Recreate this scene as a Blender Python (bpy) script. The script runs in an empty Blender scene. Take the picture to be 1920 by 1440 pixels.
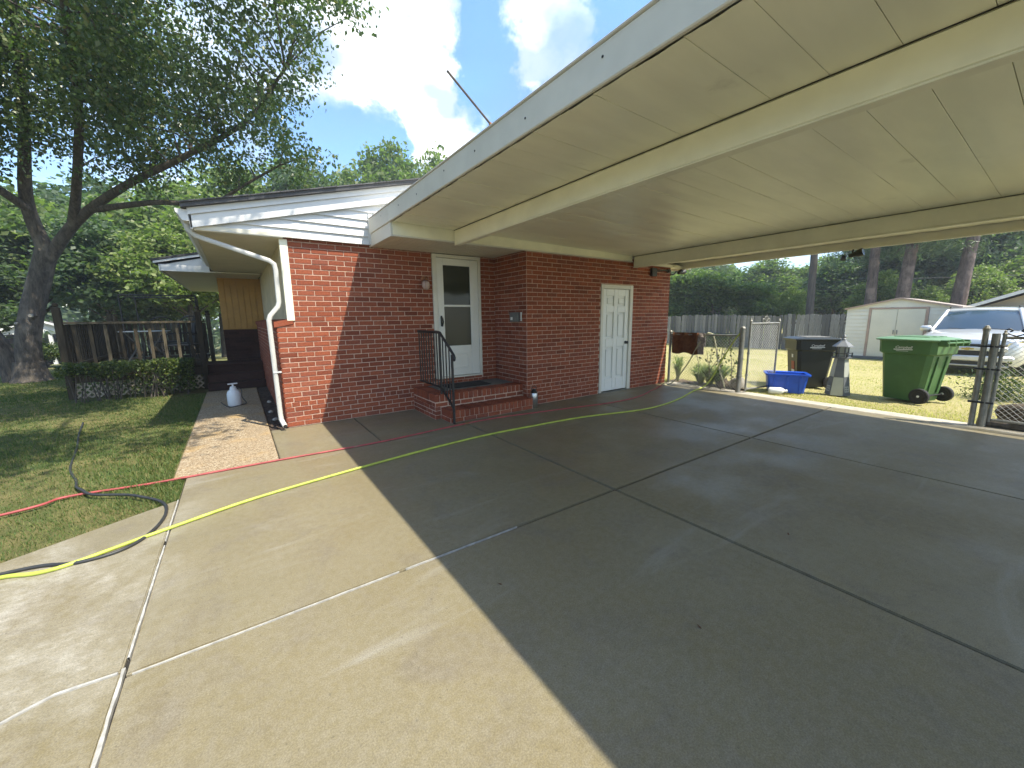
import bpy, bmesh, math, random
import numpy as np
from mathutils import Matrix, Vector

random.seed(7)
RNG = np.random.default_rng(7)
scene = bpy.context.scene
COL = scene.collection
R_ = math.radians

# ------------------------------------------------------------------ camera
cam_d = bpy.data.cameras.new('camera')
cam = bpy.data.objects.new('camera', cam_d)
COL.objects.link(cam)
scene.camera = cam
cam_d.sensor_width = 36.0
cam_d.lens = 735.0 / 1920.0 * 36.0
cam_d.clip_start = 0.05
cam_d.clip_end = 2000
CAM_RIGHT = Vector((0.8199, -0.5724, -0.0113))
CAM_FWD = Vector((0.5623, 0.8098, -0.1674))
CAM_H = 1.43
_back = -CAM_FWD.normalized()
_right = (CAM_RIGHT - CAM_RIGHT.dot(_back) * _back).normalized()
_up = _back.cross(_right)
cam.matrix_world = Matrix(((_right.x, _up.x, _back.x, 0), (_right.y, _up.y, _back.y, 0), (_right.z, _up.z, _back.z, CAM_H), (0, 0, 0, 1)))

# ------------------------------------------------------------------ sun, sky, exposure
SUN = Vector((0.285, -0.575, 1.0)).normalized()
sun_d = bpy.data.lights.new('sun', 'SUN')
sun_d.energy = 2.15
sun_d.angle = R_(0.55)
sun_d.color = (1.0, 0.93, 0.78)
sun = bpy.data.objects.new('sun', sun_d)
COL.objects.link(sun)
sun.rotation_euler = SUN.to_track_quat('Z', 'Y').to_euler()
sun.location = (10, -20, 35)

world = bpy.data.worlds.new('World')
scene.world = world
world.use_nodes = True


def build_world():
    nt = world.node_tree
    nt.nodes.clear()
    N = nt.nodes.new
    L = nt.links.new
    out = N('ShaderNodeOutputWorld')
    bg = N('ShaderNodeBackground')
    bg.inputs[1].default_value = 0.15
    sky = N('ShaderNodeTexSky')
    sky.sky_type = 'NISHITA'
    sky.sun_disc = False
    sky.sun_elevation = math.asin(SUN.z)
    sky.sun_rotation = math.atan2(SUN.x, SUN.y)
    sky.air_density = 1.0
    sky.dust_density = 0.9
    sky.ozone_density = 1.5
    tc = N('ShaderNodeTexCoord')
    sep = N('ShaderNodeSeparateXYZ')
    L(tc.outputs['Generated'], sep.inputs[0])

    def m(op, a, b=None, c=None, clamp=False):
        n = N('ShaderNodeMath')
        n.operation = op
        n.use_clamp = clamp
        for i, v in enumerate((a, b, c)):
            if v is None:
                continue
            if isinstance(v, (int, float)):
                n.inputs[i].default_value = v
            else:
                L(v, n.inputs[i])
        return n.outputs[0]
    den = m('ADD', m('MAXIMUM', sep.outputs[2], 0.0), 0.16)
    px = m('DIVIDE', sep.outputs[0], den)
    py = m('DIVIDE', sep.outputs[1], den)
    comb = N('ShaderNodeCombineXYZ')
    L(px, comb.inputs[0]); L(py, comb.inputs[1])
    n1 = N('ShaderNodeTexNoise')
    n1.inputs['Scale'].default_value = 1.35
    n1.inputs['Detail'].default_value = 9
    n1.inputs['Roughness'].default_value = 0.56
    n1.inputs['Distortion'].default_value = 0.35
    mp = N('ShaderNodeMapping')
    mp.inputs['Location'].default_value = (3.1, 1.7, 0)
    L(comb.outputs[0], mp.inputs[0]); L(mp.outputs[0], n1.inputs['Vector'])
    # broad cloud banks and clear gaps, by direction
    banks = SKY_BANKS
    acc = n1.outputs['Fac']
    wn = N('ShaderNodeTexNoise')
    wn.inputs['Scale'].default_value = 7.0
    wn.inputs['Detail'].default_value = 7
    wn.inputs['Roughness'].default_value = 0.62
    L(tc.outputs['Generated'], wn.inputs['Vector'])
    w1 = N('ShaderNodeVectorMath'); w1.operation = 'SUBTRACT'
    L(wn.outputs['Color'], w1.inputs[0]); w1.inputs[1].default_value = (0.5, 0.5, 0.5)
    w2 = N('ShaderNodeVectorMath'); w2.operation = 'SCALE'
    L(w1.outputs[0], w2.inputs[0]); w2.inputs['Scale'].default_value = 0.30
    w3 = N('ShaderNodeVectorMath'); w3.operation = 'ADD'
    L(tc.outputs['Generated'], w3.inputs[0]); L(w2.outputs[0], w3.inputs[1])
    w4 = N('ShaderNodeVectorMath'); w4.operation = 'NORMALIZE'
    L(w3.outputs[0], w4.inputs[0])
    for d, rad, w in banks:
        v = N('ShaderNodeVectorMath'); v.operation = 'DOT_PRODUCT'
        L(w4.outputs[0], v.inputs[0])
        v.inputs[1].default_value = Vector(d).normalized()
        mr = N('ShaderNodeMapRange'); mr.interpolation_type = 'SMOOTHSTEP'
        L(v.outputs['Value'], mr.inputs[0])
        mr.inputs[1].default_value = math.cos(R_(rad))
        mr.inputs[2].default_value = math.cos(R_(rad * 0.25))
        mr.inputs[3].default_value = 0.0
        mr.inputs[4].default_value = w
        acc = m('ADD', acc, mr.outputs[0])
    cov = N('ShaderNodeMapRange'); cov.interpolation_type = 'SMOOTHSTEP'
    L(acc, cov.inputs[0])
    cov.inputs[1].default_value = 0.42
    cov.inputs[2].default_value = 0.92
    n2 = N('ShaderNodeTexNoise')
    n2.inputs['Scale'].default_value = 3.2
    n2.inputs['Detail'].default_value = 6
    L(mp.outputs[0], n2.inputs['Vector'])
    ramp = N('ShaderNodeValToRGB')
    ramp.color_ramp.elements[0].position = 0.40
    ramp.color_ramp.elements[0].color = (1.35, 1.62, 1.95, 1)
    ramp.color_ramp.elements[1].position = 0.78
    ramp.color_ramp.elements[1].color = (6.5, 6.3, 6.0, 1)
    L(n2.outputs['Fac'], ramp.inputs[0])
    mix = N('ShaderNodeMix'); mix.data_type = 'RGBA'
    L(cov.outputs[0], mix.inputs['Factor'])
    # thin high veil over the blue
    vn = N('ShaderNodeTexNoise')
    vn.inputs['Scale'].default_value = 0.9
    vn.inputs['Detail'].default_value = 5
    L(mp.outputs[0], vn.inputs['Vector'])
    vr = N('ShaderNodeMapRange'); vr.interpolation_type = 'SMOOTHSTEP'
    L(vn.outputs['Fac'], vr.inputs[0])
    vr.inputs[1].default_value = 0.38; vr.inputs[2].default_value = 0.68
    vr.inputs[3].default_value = 0.0; vr.inputs[4].default_value = 0.4
    veil = N('ShaderNodeMix'); veil.data_type = 'RGBA'
    L(vr.outputs[0], veil.inputs['Factor']); L(sky.outputs[0], veil.inputs[6]); veil.inputs[7].default_value = (1.5, 2.9, 5.2, 1)
    hs = N('ShaderNodeHueSaturation'); hs.inputs['Saturation'].default_value = 1.12; hs.inputs['Value'].default_value = 0.56
    L(veil.outputs[2], hs.inputs['Color']); L(hs.outputs[0], mix.inputs[6]); L(ramp.outputs[0], mix.inputs[7])
    L(mix.outputs[2], bg.inputs[0])
    L(bg.outputs[0], out.inputs[0])


def px_dir(x, y):
    v = _right * (x - 960) - _up * (y - 720) - _back * 735.0
    return v.normalized()


SKY_BANKS = [
    (px_dir(790, 190), 7, 0.30), (px_dir(850, 270), 7, 0.28), (px_dir(740, 60), 8, 0.16), (px_dir(620, 150), 18, 0.20),
    (px_dir(1060, 60), 9, 0.26), (px_dir(1010, 190), 6, 0.14),
    (px_dir(900, 110), 7, -0.30), (px_dir(925, 190), 6, -0.26), (px_dir(860, 40), 5, -0.12), (px_dir(1200, 10), 7, -0.4), (px_dir(640, 300), 10, -0.26),
]
build_world()
scene.view_settings.view_transform = 'Standard'
scene.view_settings.look = 'None'
scene.view_settings.exposure = 2.05
scene.view_settings.gamma = 1.0
scene.view_settings.use_curve_mapping = False
scene.cycles.use_denoising = True
scene.cycles.max_bounces = 8
scene.cycles.diffuse_bounces = 4
scene.cycles.glossy_bounces = 4
scene.cycles.transmission_bounces = 4
scene.cycles.transparent_max_bounces = 8
scene.cycles.sample_clamp_indirect = 6.0
scene.cycles.use_light_tree = False

# ------------------------------------------------------------------ materials
MATS = {}


def new_mat(name):
    mt = bpy.data.materials.new(name)
    mt.use_nodes = True
    nt = mt.node_tree
    nt.nodes.clear()
    out = nt.nodes.new('ShaderNodeOutputMaterial')
    b = nt.nodes.new('ShaderNodeBsdfPrincipled')
    nt.links.new(b.outputs[0], out.inputs[0])
    MATS[name] = mt
    return mt, nt, b, out


def tex_noise(nt, scale, detail=4, rough=0.55, coord='Object', stretch=None, distortion=0.0):
    tc = nt.nodes.new('ShaderNodeTexCoord')
    n = nt.nodes.new('ShaderNodeTexNoise')
    n.inputs['Scale'].default_value = scale
    n.inputs['Detail'].default_value = detail
    n.inputs['Roughness'].default_value = rough
    n.inputs['Distortion'].default_value = distortion
    if stretch:
        mp = nt.nodes.new('ShaderNodeMapping')
        mp.inputs['Scale'].default_value = stretch
        nt.links.new(tc.outputs[coord], mp.inputs[0])
        nt.links.new(mp.outputs[0], n.inputs['Vector'])
    else:
        nt.links.new(tc.outputs[coord], n.inputs['Vector'])
    return n.outputs['Fac']


def remap(nt, sock, a, b, c=0.0, d=1.0):
    r = nt.nodes.new('ShaderNodeMapRange')
    r.interpolation_type = 'SMOOTHSTEP'
    nt.links.new(sock, r.inputs[0])
    for i, v in enumerate((a, b, c, d)):
        r.inputs[i + 1].default_value = v
    return r.outputs[0]


def mixc(nt, fac, a, b, blend='MIX'):
    m = nt.nodes.new('ShaderNodeMix')
    m.data_type = 'RGBA'
    m.blend_type = blend
    for sock, v in ((m.inputs[0], fac), (m.inputs[6], a), (m.inputs[7], b)):
        if isinstance(v, (int, float)):
            sock.default_value = v
        elif isinstance(v, (tuple, list)):
            sock.default_value = (*v[:3], 1)
        else:
            nt.links.new(v, sock)
    return m.outputs[2]


def mth(nt, op, a, b=None, clamp=False):
    n = nt.nodes.new('ShaderNodeMath')
    n.operation = op
    n.use_clamp = clamp
    for i, v in enumerate((a, b)):
        if v is None:
            continue
        if isinstance(v, (int, float)):
            n.inputs[i].default_value = v
        else:
            nt.links.new(v, n.inputs[i])
    return n.outputs[0]


def bump(nt, bsdf, h, strength=0.3, dist=0.01):
    b = nt.nodes.new('ShaderNodeBump')
    b.inputs['Strength'].default_value = strength
    b.inputs['Distance'].default_value = dist
    nt.links.new(h, b.inputs['Height'])
    nt.links.new(b.outputs[0], bsdf.inputs['Normal'])


def simple(name, col, rough=0.6, var=0.15, scale=8.0, metallic=0.0, bmp=0.0, bscale=60, spec=0.5, stretch=None, dirt=None):
    mt, nt, b, out = new_mat(name)
    f = tex_noise(nt, scale, 5, 0.6, stretch=stretch)
    f = remap(nt, f, 0.3, 0.7)
    dark = tuple(c * (1 - var) for c in col)
    lite = tuple(min(1, c * (1 + var * 0.6)) for c in col)
    c = mixc(nt, f, dark, lite)
    if dirt:
        g = remap(nt, tex_noise(nt, dirt[1], 6, 0.65), dirt[2], dirt[2] + 0.16)
        c = mixc(nt, g, c, dirt[0])
    nt.links.new(c, b.inputs['Base Color'])
    b.inputs['Roughness'].default_value = rough
    b.inputs['Metallic'].default_value = metallic
    b.inputs['Specular IOR Level'].default_value = spec
    if bmp:
        bump(nt, b, tex_noise(nt, bscale, 4, stretch=stretch), bmp, 0.005)
    return mt


def rnd_value(nt):
    """per-piece random number: objects and mesh islands alike"""
    oi = nt.nodes.new('ShaderNodeObjectInfo')
    ge = nt.nodes.new('ShaderNodeNewGeometry')
    return mth(nt, 'FRACT', mth(nt, 'ADD', oi.outputs['Random'], ge.outputs['Random Per Island']))


def ramp3(nt, fac, stops):
    r = nt.nodes.new('ShaderNodeValToRGB')
    e = r.color_ramp.elements
    while len(e) < len(stops):
        e.new(0.5)
    for el, (p, c) in zip(e, stops):
        el.position = p
        el.color = (*c, 1)
    nt.links.new(fac, r.inputs[0])
    return r.outputs[0]


def pieces_mat(name, stops, rough=0.8, grain=(40, None, 0.35), bmp=0.3, spec=0.3):
    mt, nt, b, out = new_mat(name)
    c = ramp3(nt, rnd_value(nt), stops)
    g = remap(nt, tex_noise(nt, grain[0], 5, 0.65, stretch=grain[1]), 0.25, 0.75, 1 - grain[2], 1 + grain[2] * 0.5)
    cc = nt.nodes.new('ShaderNodeCombineColor')
    for i in range(3):
        nt.links.new(g, cc.inputs[i])
    c = mixc(nt, 1.0, c, cc.outputs[0], 'MULTIPLY')
    nt.links.new(c, b.inputs['Base Color'])
    b.inputs['Roughness'].default_value = rough
    b.inputs['Specular IOR Level'].default_value = spec
    if bmp:
        bump(nt, b, tex_noise(nt, grain[0] * 2, 4, stretch=grain[1]), bmp, 0.004)
    return mt


def leaf_mat(name, stops, trans=0.35, rough=0.45, spec=0.4):
    mt, nt, b, out = new_mat(name)
    c = ramp3(nt, rnd_value(nt), stops)
    nt.links.new(c, b.inputs['Base Color'])
    b.inputs['Roughness'].default_value = rough
    b.inputs['Specular IOR Level'].default_value = spec
    tr = nt.nodes.new('ShaderNodeBsdfTranslucent')
    c2 = mixc(nt, 1.0, c, (1.0, 1.25, 0.5), 'MULTIPLY')
    nt.links.new(c2, tr.inputs[0])
    mx = nt.nodes.new('ShaderNodeMixShader')
    mx.inputs[0].default_value = trans
    nt.links.new(b.outputs[0], mx.inputs[1])
    nt.links.new(tr.outputs[0], mx.inputs[2])
    nt.links.new(mx.outputs[0], out.inputs[0])
    return mt


def concrete_mat():
    mt, nt, b, out = new_mat('concrete')
    big = remap(nt, tex_noise(nt, 0.55, 5, 0.6, distortion=0.6), 0.35, 0.68)
    c = mixc(nt, big, (0.184, 0.152, 0.080), (0.200, 0.174, 0.108))
    mid = remap(nt, tex_noise(nt, 2.3, 6, 0.65, distortion=1.0), 0.48, 0.72)
    c = mixc(nt, mth(nt, 'MULTIPLY', mid, 0.75), c, (0.158, 0.134, 0.095))
    # pale scuffed patches on the strip beside the long white joint
    tc = nt.nodes.new('ShaderNodeTexCoord')
    sep = nt.nodes.new('ShaderNodeSeparateXYZ')
    nt.links.new(tc.outputs['Object'], sep.inputs[0])
    side = remap(nt, sep.outputs[0], -0.15, -0.75)
    pale = remap(nt, tex_noise(nt, 1.6, 8, 0.72, stretch=(1.0, 0.7, 1), distortion=0.4), 0.42, 0.66)
    fine = remap(nt, tex_noise(nt, 14, 6, 0.7, stretch=(1.0, 2.2, 1)), 0.35, 0.65, 0.35, 1)
    pf = mth(nt, 'MULTIPLY', mth(nt, 'MULTIPLY', side, pale), fine)
    c = mixc(nt, mth(nt, 'MULTIPLY', pf, 0.75), c, (0.42, 0.40, 0.35))
    # dried wash streaks across the main panels
    st = remap(nt, tex_noise(nt, 1.1, 6, 0.6, stretch=(0.5, 2.4, 1), distortion=1.4), 0.56, 0.75)
    c = mixc(nt, mth(nt, 'MULTIPLY', st, 0.6), c, (0.285, 0.27, 0.23))
    drip = remap(nt, tex_noise(nt, 5.5, 3, 0.5), 0.70, 0.80)
    c = mixc(nt, mth(nt, 'MULTIPLY', drip, 0.45), c, (0.10, 0.085, 0.065))
    tyre = remap(nt, tex_noise(nt, 3.0, 6, 0.7, stretch=(1.6, 0.12, 1)), 0.52, 0.72)
    c = mixc(nt, mth(nt, 'MULTIPLY', tyre, 0.28), c, (0.145, 0.13, 0.10))
    gr = remap(nt, tex_noise(nt, 24, 7, 0.75), 0.36, 0.66)
    c = mixc(nt, mth(nt, 'MULTIPLY', gr, 0.30), c, (0.28, 0.255, 0.20))
    sp = remap(nt, tex_noise(nt, 170, 3, 0.7), 0.3, 0.7, 0.76, 1.20)
    cc = nt.nodes.new('ShaderNodeCombineColor')
    for i in range(3):
        nt.links.new(sp, cc.inputs[i])
    c = mixc(nt, 1.0, c, cc.outputs[0], 'MULTIPLY')
    pit = remap(nt, tex_noise(nt, 58, 2, 0.5), 0.64, 0.74)
    c = mixc(nt, mth(nt, 'MULTIPLY', pit, 0.55), c, (0.10, 0.085, 0.06))
    nt.links.new(c, b.inputs['Base Color'])
    nt.links.new(remap(nt, tex_noise(nt, 0.9, 5, 0.6), 0.35, 0.65, 0.40, 0.66), b.inputs['Roughness'])
    b.inputs['Specular IOR Level'].default_value = 0.55
    bump(nt, b, tex_noise(nt, 150, 4, 0.7), 0.25, 0.003)
    return mt


def aggregate_mat():
    mt, nt, b, out = new_mat('pebble_aggregate')
    tc = nt.nodes.new('ShaderNodeTexCoord')
    v = nt.nodes.new('ShaderNodeTexVoronoi')
    v.inputs['Scale'].default_value = 105
    nt.links.new(tc.outputs['Object'], v.inputs['Vector'])
    sep = nt.nodes.new('ShaderNodeSeparateColor')
    nt.links.new(v.outputs['Color'], sep.inputs[0])
    c = ramp3(nt, sep.outputs[0], [(0.0, (0.13, 0.09, 0.048)), (0.4, (0.27, 0.195, 0.115)), (0.75, (0.36, 0.285, 0.185)), (1.0, (0.46, 0.40, 0.30))])
    g = remap(nt, tex_noise(nt, 2.2, 5, 0.6), 0.5, 0.72)
    c = mixc(nt, mth(nt, 'MULTIPLY', g, 0.55), c, (0.40, 0.25, 0.08))
    nt.links.new(c, b.inputs['Base Color'])
    b.inputs['Roughness'].default_value = 0.85
    h = mth(nt, 'SUBTRACT', 1.0, v.outputs['Distance'])
    bump(nt, b, h, 0.5, 0.006)
    return mt


def lawn_mat():
    mt, nt, b, out = new_mat('lawn_soil')
    tc = nt.nodes.new('ShaderNodeTexCoord')
    sep = nt.nodes.new('ShaderNodeSeparateXYZ')
    nt.links.new(tc.outputs['Object'], sep.inputs[0])
    big = remap(nt, tex_noise(nt, 0.7, 6, 0.65), 0.36, 0.66)
    c = mixc(nt, big, (0.075, 0.115, 0.032), (0.20, 0.175, 0.07))
    mid = remap(nt, tex_noise(nt, 3.1, 6, 0.7), 0.40, 0.70)
    c = mixc(nt, mth(nt, 'MULTIPLY', mid, 0.6), c, (0.30, 0.255, 0.11))
    dry = remap(nt, sep.outputs[0], 6.0, 9.0)
    c = mixc(nt, mth(nt, 'MULTIPLY', dry, 0.72), c, (0.56, 0.49, 0.23))
    fine = remap(nt, tex_noise(nt, 120, 4, 0.75), 0.25, 0.75, 0.55, 1.3)
    cc = nt.nodes.new('ShaderNodeCombineColor')
    for i in range(3):
        nt.links.new(fine, cc.inputs[i])
    c = mixc(nt, 1.0, c, cc.outputs[0], 'MULTIPLY')
    nt.links.new(c, b.inputs['Base Color'])
    b.inputs['Roughness'].default_value = 0.9
    b.inputs['Specular IOR Level'].default_value = 0.2
    bump(nt, b, tex_noise(nt, 60, 6, 0.75), 0.9, 0.03)
    return mt


def bark_mat(name, a, bcol, scale=7):
    mt, nt, b, out = new_mat(name)
    f = remap(nt, tex_noise(nt, scale, 8, 0.7, stretch=(2.2, 2.2, 0.5), distortion=0.6), 0.33, 0.68)
    c = mixc(nt, f, a, bcol)
    p = remap(nt, tex_noise(nt, 1.8, 4, 0.6), 0.52, 0.68)
    c = mixc(nt, mth(nt, 'MULTIPLY', p, 0.5), c, tuple(min(1, x * 1.7 + 0.03) for x in bcol))
    nt.links.new(c, b.inputs['Base Color'])
    b.inputs['Roughness'].default_value = 0.9
    bump(nt, b, tex_noise(nt, scale * 3, 6, 0.7, stretch=(2.2, 2.2, 0.5)), 0.9, 0.03)
    return mt


def glass_mat(name, col=(0.012, 0.015, 0.012), rough=0.03, spec=0.6):
    mt, nt, b, out = new_mat(name)
    b.inputs['Base Color'].default_value = (*col, 1)
    b.inputs['Roughness'].default_value = rough
    b.inputs['Specular IOR Level'].default_value = spec
    b.inputs['IOR'].default_value = 1.5
    return mt


concrete_mat(); aggregate_mat(); lawn_mat()
BR = [(0.0, (0.175, 0.044, 0.022)), (0.15, (0.225, 0.058, 0.028)), (0.45, (0.265, 0.070, 0.033)), (0.75, (0.30, 0.082, 0.039)), (0.93, (0.205, 0.06, 0.036)), (1.0, (0.33, 0.105, 0.056))]
pieces_mat('brick', BR, rough=0.82, grain=(55, None, 0.30), bmp=0.35)
pieces_mat('shade_dark_brick', [(0.0, (0.035, 0.015, 0.012)), (1.0, (0.06, 0.025, 0.019))], rough=0.8)  # brick colour darkened so the porch reads as deep shade
simple('mortar', (0.52, 0.375, 0.29), 0.95, 0.2, 20, bmp=0.4, bscale=180)
simple('joint_gap', (0.022, 0.02, 0.017), 0.95, 0.3)
simple('white_sealant', (0.40, 0.39, 0.36), 0.7, 0.25, 25, dirt=((0.30, 0.27, 0.22), 14, 0.62))
simple('downspout_shade_grey', (0.50, 0.50, 0.47), 0.5, 0.08, 4, dirt=((0.36, 0.34, 0.29), 6, 0.6))  # white pipe greyed: the shade on it is put into the colour
simple('white_paint', (0.66, 0.64, 0.565), 0.5, 0.06, 3, dirt=((0.50, 0.47, 0.38), 5, 0.66))
simple('white_vinyl', (0.62, 0.62, 0.61), 0.45, 0.04, 2)
simple('cream_paint', (0.84, 0.81, 0.64), 0.5, 0.08, 2.5, dirt=((0.40, 0.36, 0.23), 9, 0.69))
simple('ceiling_paint', (0.90, 0.88, 0.70), 0.38, 0.05, 1.3, stretch=(1, 4, 1), bmp=0.04, bscale=5, dirt=((0.68, 0.65, 0.50), 2.0, 0.63))
simple('soffit_vinyl', (0.66, 0.62, 0.50), 0.5, 0.06, 3)
simple('beige_siding', (0.55, 0.48, 0.33), 0.6, 0.10, 4)
simple('tan_siding', (0.44, 0.24, 0.055), 0.6, 0.14, 4)
pieces_mat('shingle', [(0.0, (0.055, 0.055, 0.058)), (1.0, (0.12, 0.12, 0.125))], rough=0.95, grain=(80, None, 0.4))
pieces_mat('brown_shingle', [(0.0, (0.16, 0.11, 0.085)), (1.0, (0.22, 0.16, 0.13))], rough=0.95)
simple('door_white', (0.78, 0.79, 0.76), 0.4, 0.03, 3)
simple('screen_door_white', (0.72, 0.72, 0.67), 0.4, 0.04, 3)
glass_mat('door_glass', (0.018, 0.022, 0.014), 0.06, 0.28)
glass_mat('lower_glass', (0.040, 0.044, 0.038), 0.16, 0.25)
glass_mat('car_glass', (0.03, 0.055, 0.08), 0.02, 1.0)
simple('black_iron', (0.018, 0.017, 0.017), 0.5, 0.3, 20)
simple('black_plastic', (0.016, 0.018, 0.017), 0.42, 0.2, 10)
simple('bin_black', (0.020, 0.024, 0.022), 0.45, 0.25, 3, dirt=((0.06, 0.055, 0.04), 3, 0.6))
simple('bin_green', (0.058, 0.145, 0.044), 0.5, 0.18, 2.5, dirt=((0.07, 0.16, 0.05), 5, 0.62))
simple('bin_green_lid', (0.14, 0.26, 0.14), 0.45, 0.15, 4)
simple('tub_blue', (0.008, 0.075, 0.50), 0.4, 0.15, 4)
simple('stamp_white', (0.75, 0.76, 0.73), 0.6, 0.05)
simple('sticker_red', (0.30, 0.03, 0.025), 0.5, 0.1)
simple('sticker_tan', (0.30, 0.26, 0.16), 0.6, 0.15)
simple('steel', (0.55, 0.55, 0.55), 0.28, 0.08, 6, metallic=1.0)
simple('galvanised', (0.27, 0.265, 0.24), 0.55, 0.22, 12, metallic=0.55, dirt=((0.22, 0.18, 0.13), 9, 0.60))
simple('fence_wire', (0.50, 0.50, 0.47), 0.55, 0.2, 12, metallic=0.4)
simple('lamp_brass', (0.35, 0.17, 0.09), 0.4, 0.2, 20, metallic=0.7)
simple('lamp_glass', (0.46, 0.34, 0.29), 0.12, 0.1, 20)
simple('red_hose', (0.33, 0.06, 0.06), 0.55, 0.25, 9, dirt=((0.28, 0.15, 0.12), 11, 0.58))
simple('yellow_hose', (0.40, 0.46, 0.07), 0.5, 0.2, 9, dirt=((0.36, 0.36, 0.16), 9, 0.58))
simple('black_hose', (0.03, 0.032, 0.034), 0.5, 0.2, 12)
simple('old_hose', (0.42, 0.40, 0.26), 0.6, 0.15, 12)
simple('jug_white', (0.74, 0.76, 0.77), 0.4, 0.04, 5)
simple('rug_brown', (0.14, 0.055, 0.025), 0.95, 0.3, 18, bmp=0.5, bscale=140)
simple('rug_band', (0.33, 0.28, 0.26), 0.9, 0.6, 40)
simple('mulch', (0.055, 0.036, 0.024), 0.95, 0.6, 30, bmp=1.0, bscale=45)
simple('bed_soil', (0.15, 0.11, 0.07), 0.95, 0.5, 26, bmp=1.0, bscale=50)
simple('stone', (0.36, 0.33, 0.28), 0.9, 0.35, 7, bmp=0.6, bscale=20)
simple('brown_rock', (0.11, 0.085, 0.06), 0.9, 0.5, 6, bmp=0.9, bscale=14)
simple('kerb_concrete', (0.42, 0.39, 0.33), 0.85, 0.2, 7, bmp=0.3, bscale=90)
simple('landing_grey', (0.16, 0.165, 0.155), 0.8, 0.15, 9)
simple('mat_black', (0.02, 0.02, 0.02), 0.95, 0.3, 60, bmp=0.5, bscale=200)
pieces_mat('fence_wood', [(0.0, (0.10, 0.10, 0.092)), (0.5, (0.19, 0.185, 0.17)), (1.0, (0.30, 0.29, 0.26))], rough=0.9, grain=(9, (6, 6, 0.6), 0.5))
pieces_mat('deck_wood', [(0.0, (0.040, 0.030, 0.018)), (0.6, (0.068, 0.052, 0.031)), (1.0, (0.12, 0.10, 0.065))], rough=0.85, grain=(9, (5, 5, 0.6), 0.45))
pieces_mat('lattice_wood', [(0.0, (0.36, 0.30, 0.22)), (1.0, (0.52, 0.45, 0.34))], rough=0.85, grain=(12, None, 0.4))
simple('pole_wood', (0.10, 0.085, 0.07), 0.9, 0.35, 6, stretch=(4, 4, 0.4), bmp=0.5)
simple('shed_white', (0.72, 0.69, 0.58), 0.5, 0.06, 2)
simple('shed_door', (0.70, 0.67, 0.54), 0.5, 0.05, 2)
simple('shed_trim', (0.40, 0.29, 0.23), 0.6, 0.1, 4)
simple('shed_roof', (0.42, 0.36, 0.31), 0.5, 0.15, 4)
simple('house_white', (0.66, 0.66, 0.65), 0.6, 0.05, 2)
simple('house_tan', (0.40, 0.33, 0.22), 0.7, 0.12, 2)
simple('lighthouse_grey', (0.115, 0.125, 0.14), 0.55, 0.1, 8)
simple('lighthouse_white', (0.40, 0.42, 0.38), 0.55, 0.06, 8)
simple('lighthouse_roof', (0.15, 0.16, 0.165), 0.5, 0.1, 8)
simple('tyre', (0.02, 0.02, 0.021), 0.8, 0.2, 20)
simple('rim_silver', (0.5, 0.51, 0.53), 0.3, 0.1, metallic=0.9)
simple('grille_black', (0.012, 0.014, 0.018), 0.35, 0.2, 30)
simple('emblem_gold', (0.55, 0.40, 0.12), 0.3, 0.05, metallic=0.9)
simple('chrome', (0.75, 0.76, 0.78), 0.12, 0.02, metallic=1.0)
bark_mat('bark', (0.055, 0.045, 0.036), (0.15, 0.125, 0.10))
bark_mat('pine_bark', (0.055, 0.04, 0.032), (0.17, 0.125, 0.10), 5)
leaf_mat('pear_leaf', [(0.0, (0.06, 0.105, 0.035)), (0.5, (0.10, 0.155, 0.052)), (0.88, (0.15, 0.205, 0.075)), (1.0, (0.20, 0.18, 0.065))], 0.42, 0.30, 0.6)
leaf_mat('broad_leaf', [(0.0, (0.09, 0.14, 0.05)), (0.6, (0.16, 0.22, 0.08)), (1.0, (0.24, 0.285, 0.115))], 0.55)
leaf_mat('dark_leaf', [(0.0, (0.065, 0.11, 0.06)), (0.6, (0.115, 0.165, 0.09)), (1.0, (0.165, 0.215, 0.12))], 0.52)
leaf_mat('bright_leaf', [(0.0, (0.14, 0.20, 0.06)), (0.6, (0.20, 0.265, 0.085)), (1.0, (0.28, 0.31, 0.12))], 0.45)
leaf_mat('hedge_leaf', [(0.0, (0.03, 0.055, 0.014)), (0.7, (0.06, 0.095, 0.02)), (1.0, (0.16, 0.19, 0.035))], 0.3)
leaf_mat('pine_needle', [(0.0, (0.08, 0.12, 0.075)), (0.7, (0.13, 0.175, 0.11)), (1.0, (0.19, 0.22, 0.145))], 0.48)
leaf_mat('grass_green', [(0.0, (0.065, 0.12, 0.028)), (0.6, (0.115, 0.165, 0.042)), (1.0, (0.25, 0.225, 0.09))], 0.4, 0.55, 0.25)
leaf_mat('grass_dry', [(0.0, (0.33, 0.35, 0.11)), (0.5, (0.50, 0.46, 0.19)), (1.0, (0.64, 0.56, 0.28))], 0.4, 0.55, 0.25)


def car_paint():
    mt, nt, b, out = new_mat('car_paint')
    b.inputs['Base Color'].default_value = (0.62, 0.62, 0.60, 1)
    b.inputs['Metallic'].default_value = 0.35
    b.inputs['Roughness'].default_value = 0.32
    b.inputs['Coat Weight'].default_value = 1.0
    b.inputs['Coat Roughness'].default_value = 0.05
    return mt


car_paint()

# ------------------------------------------------------------------ mesh helpers
WM = {}


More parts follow.
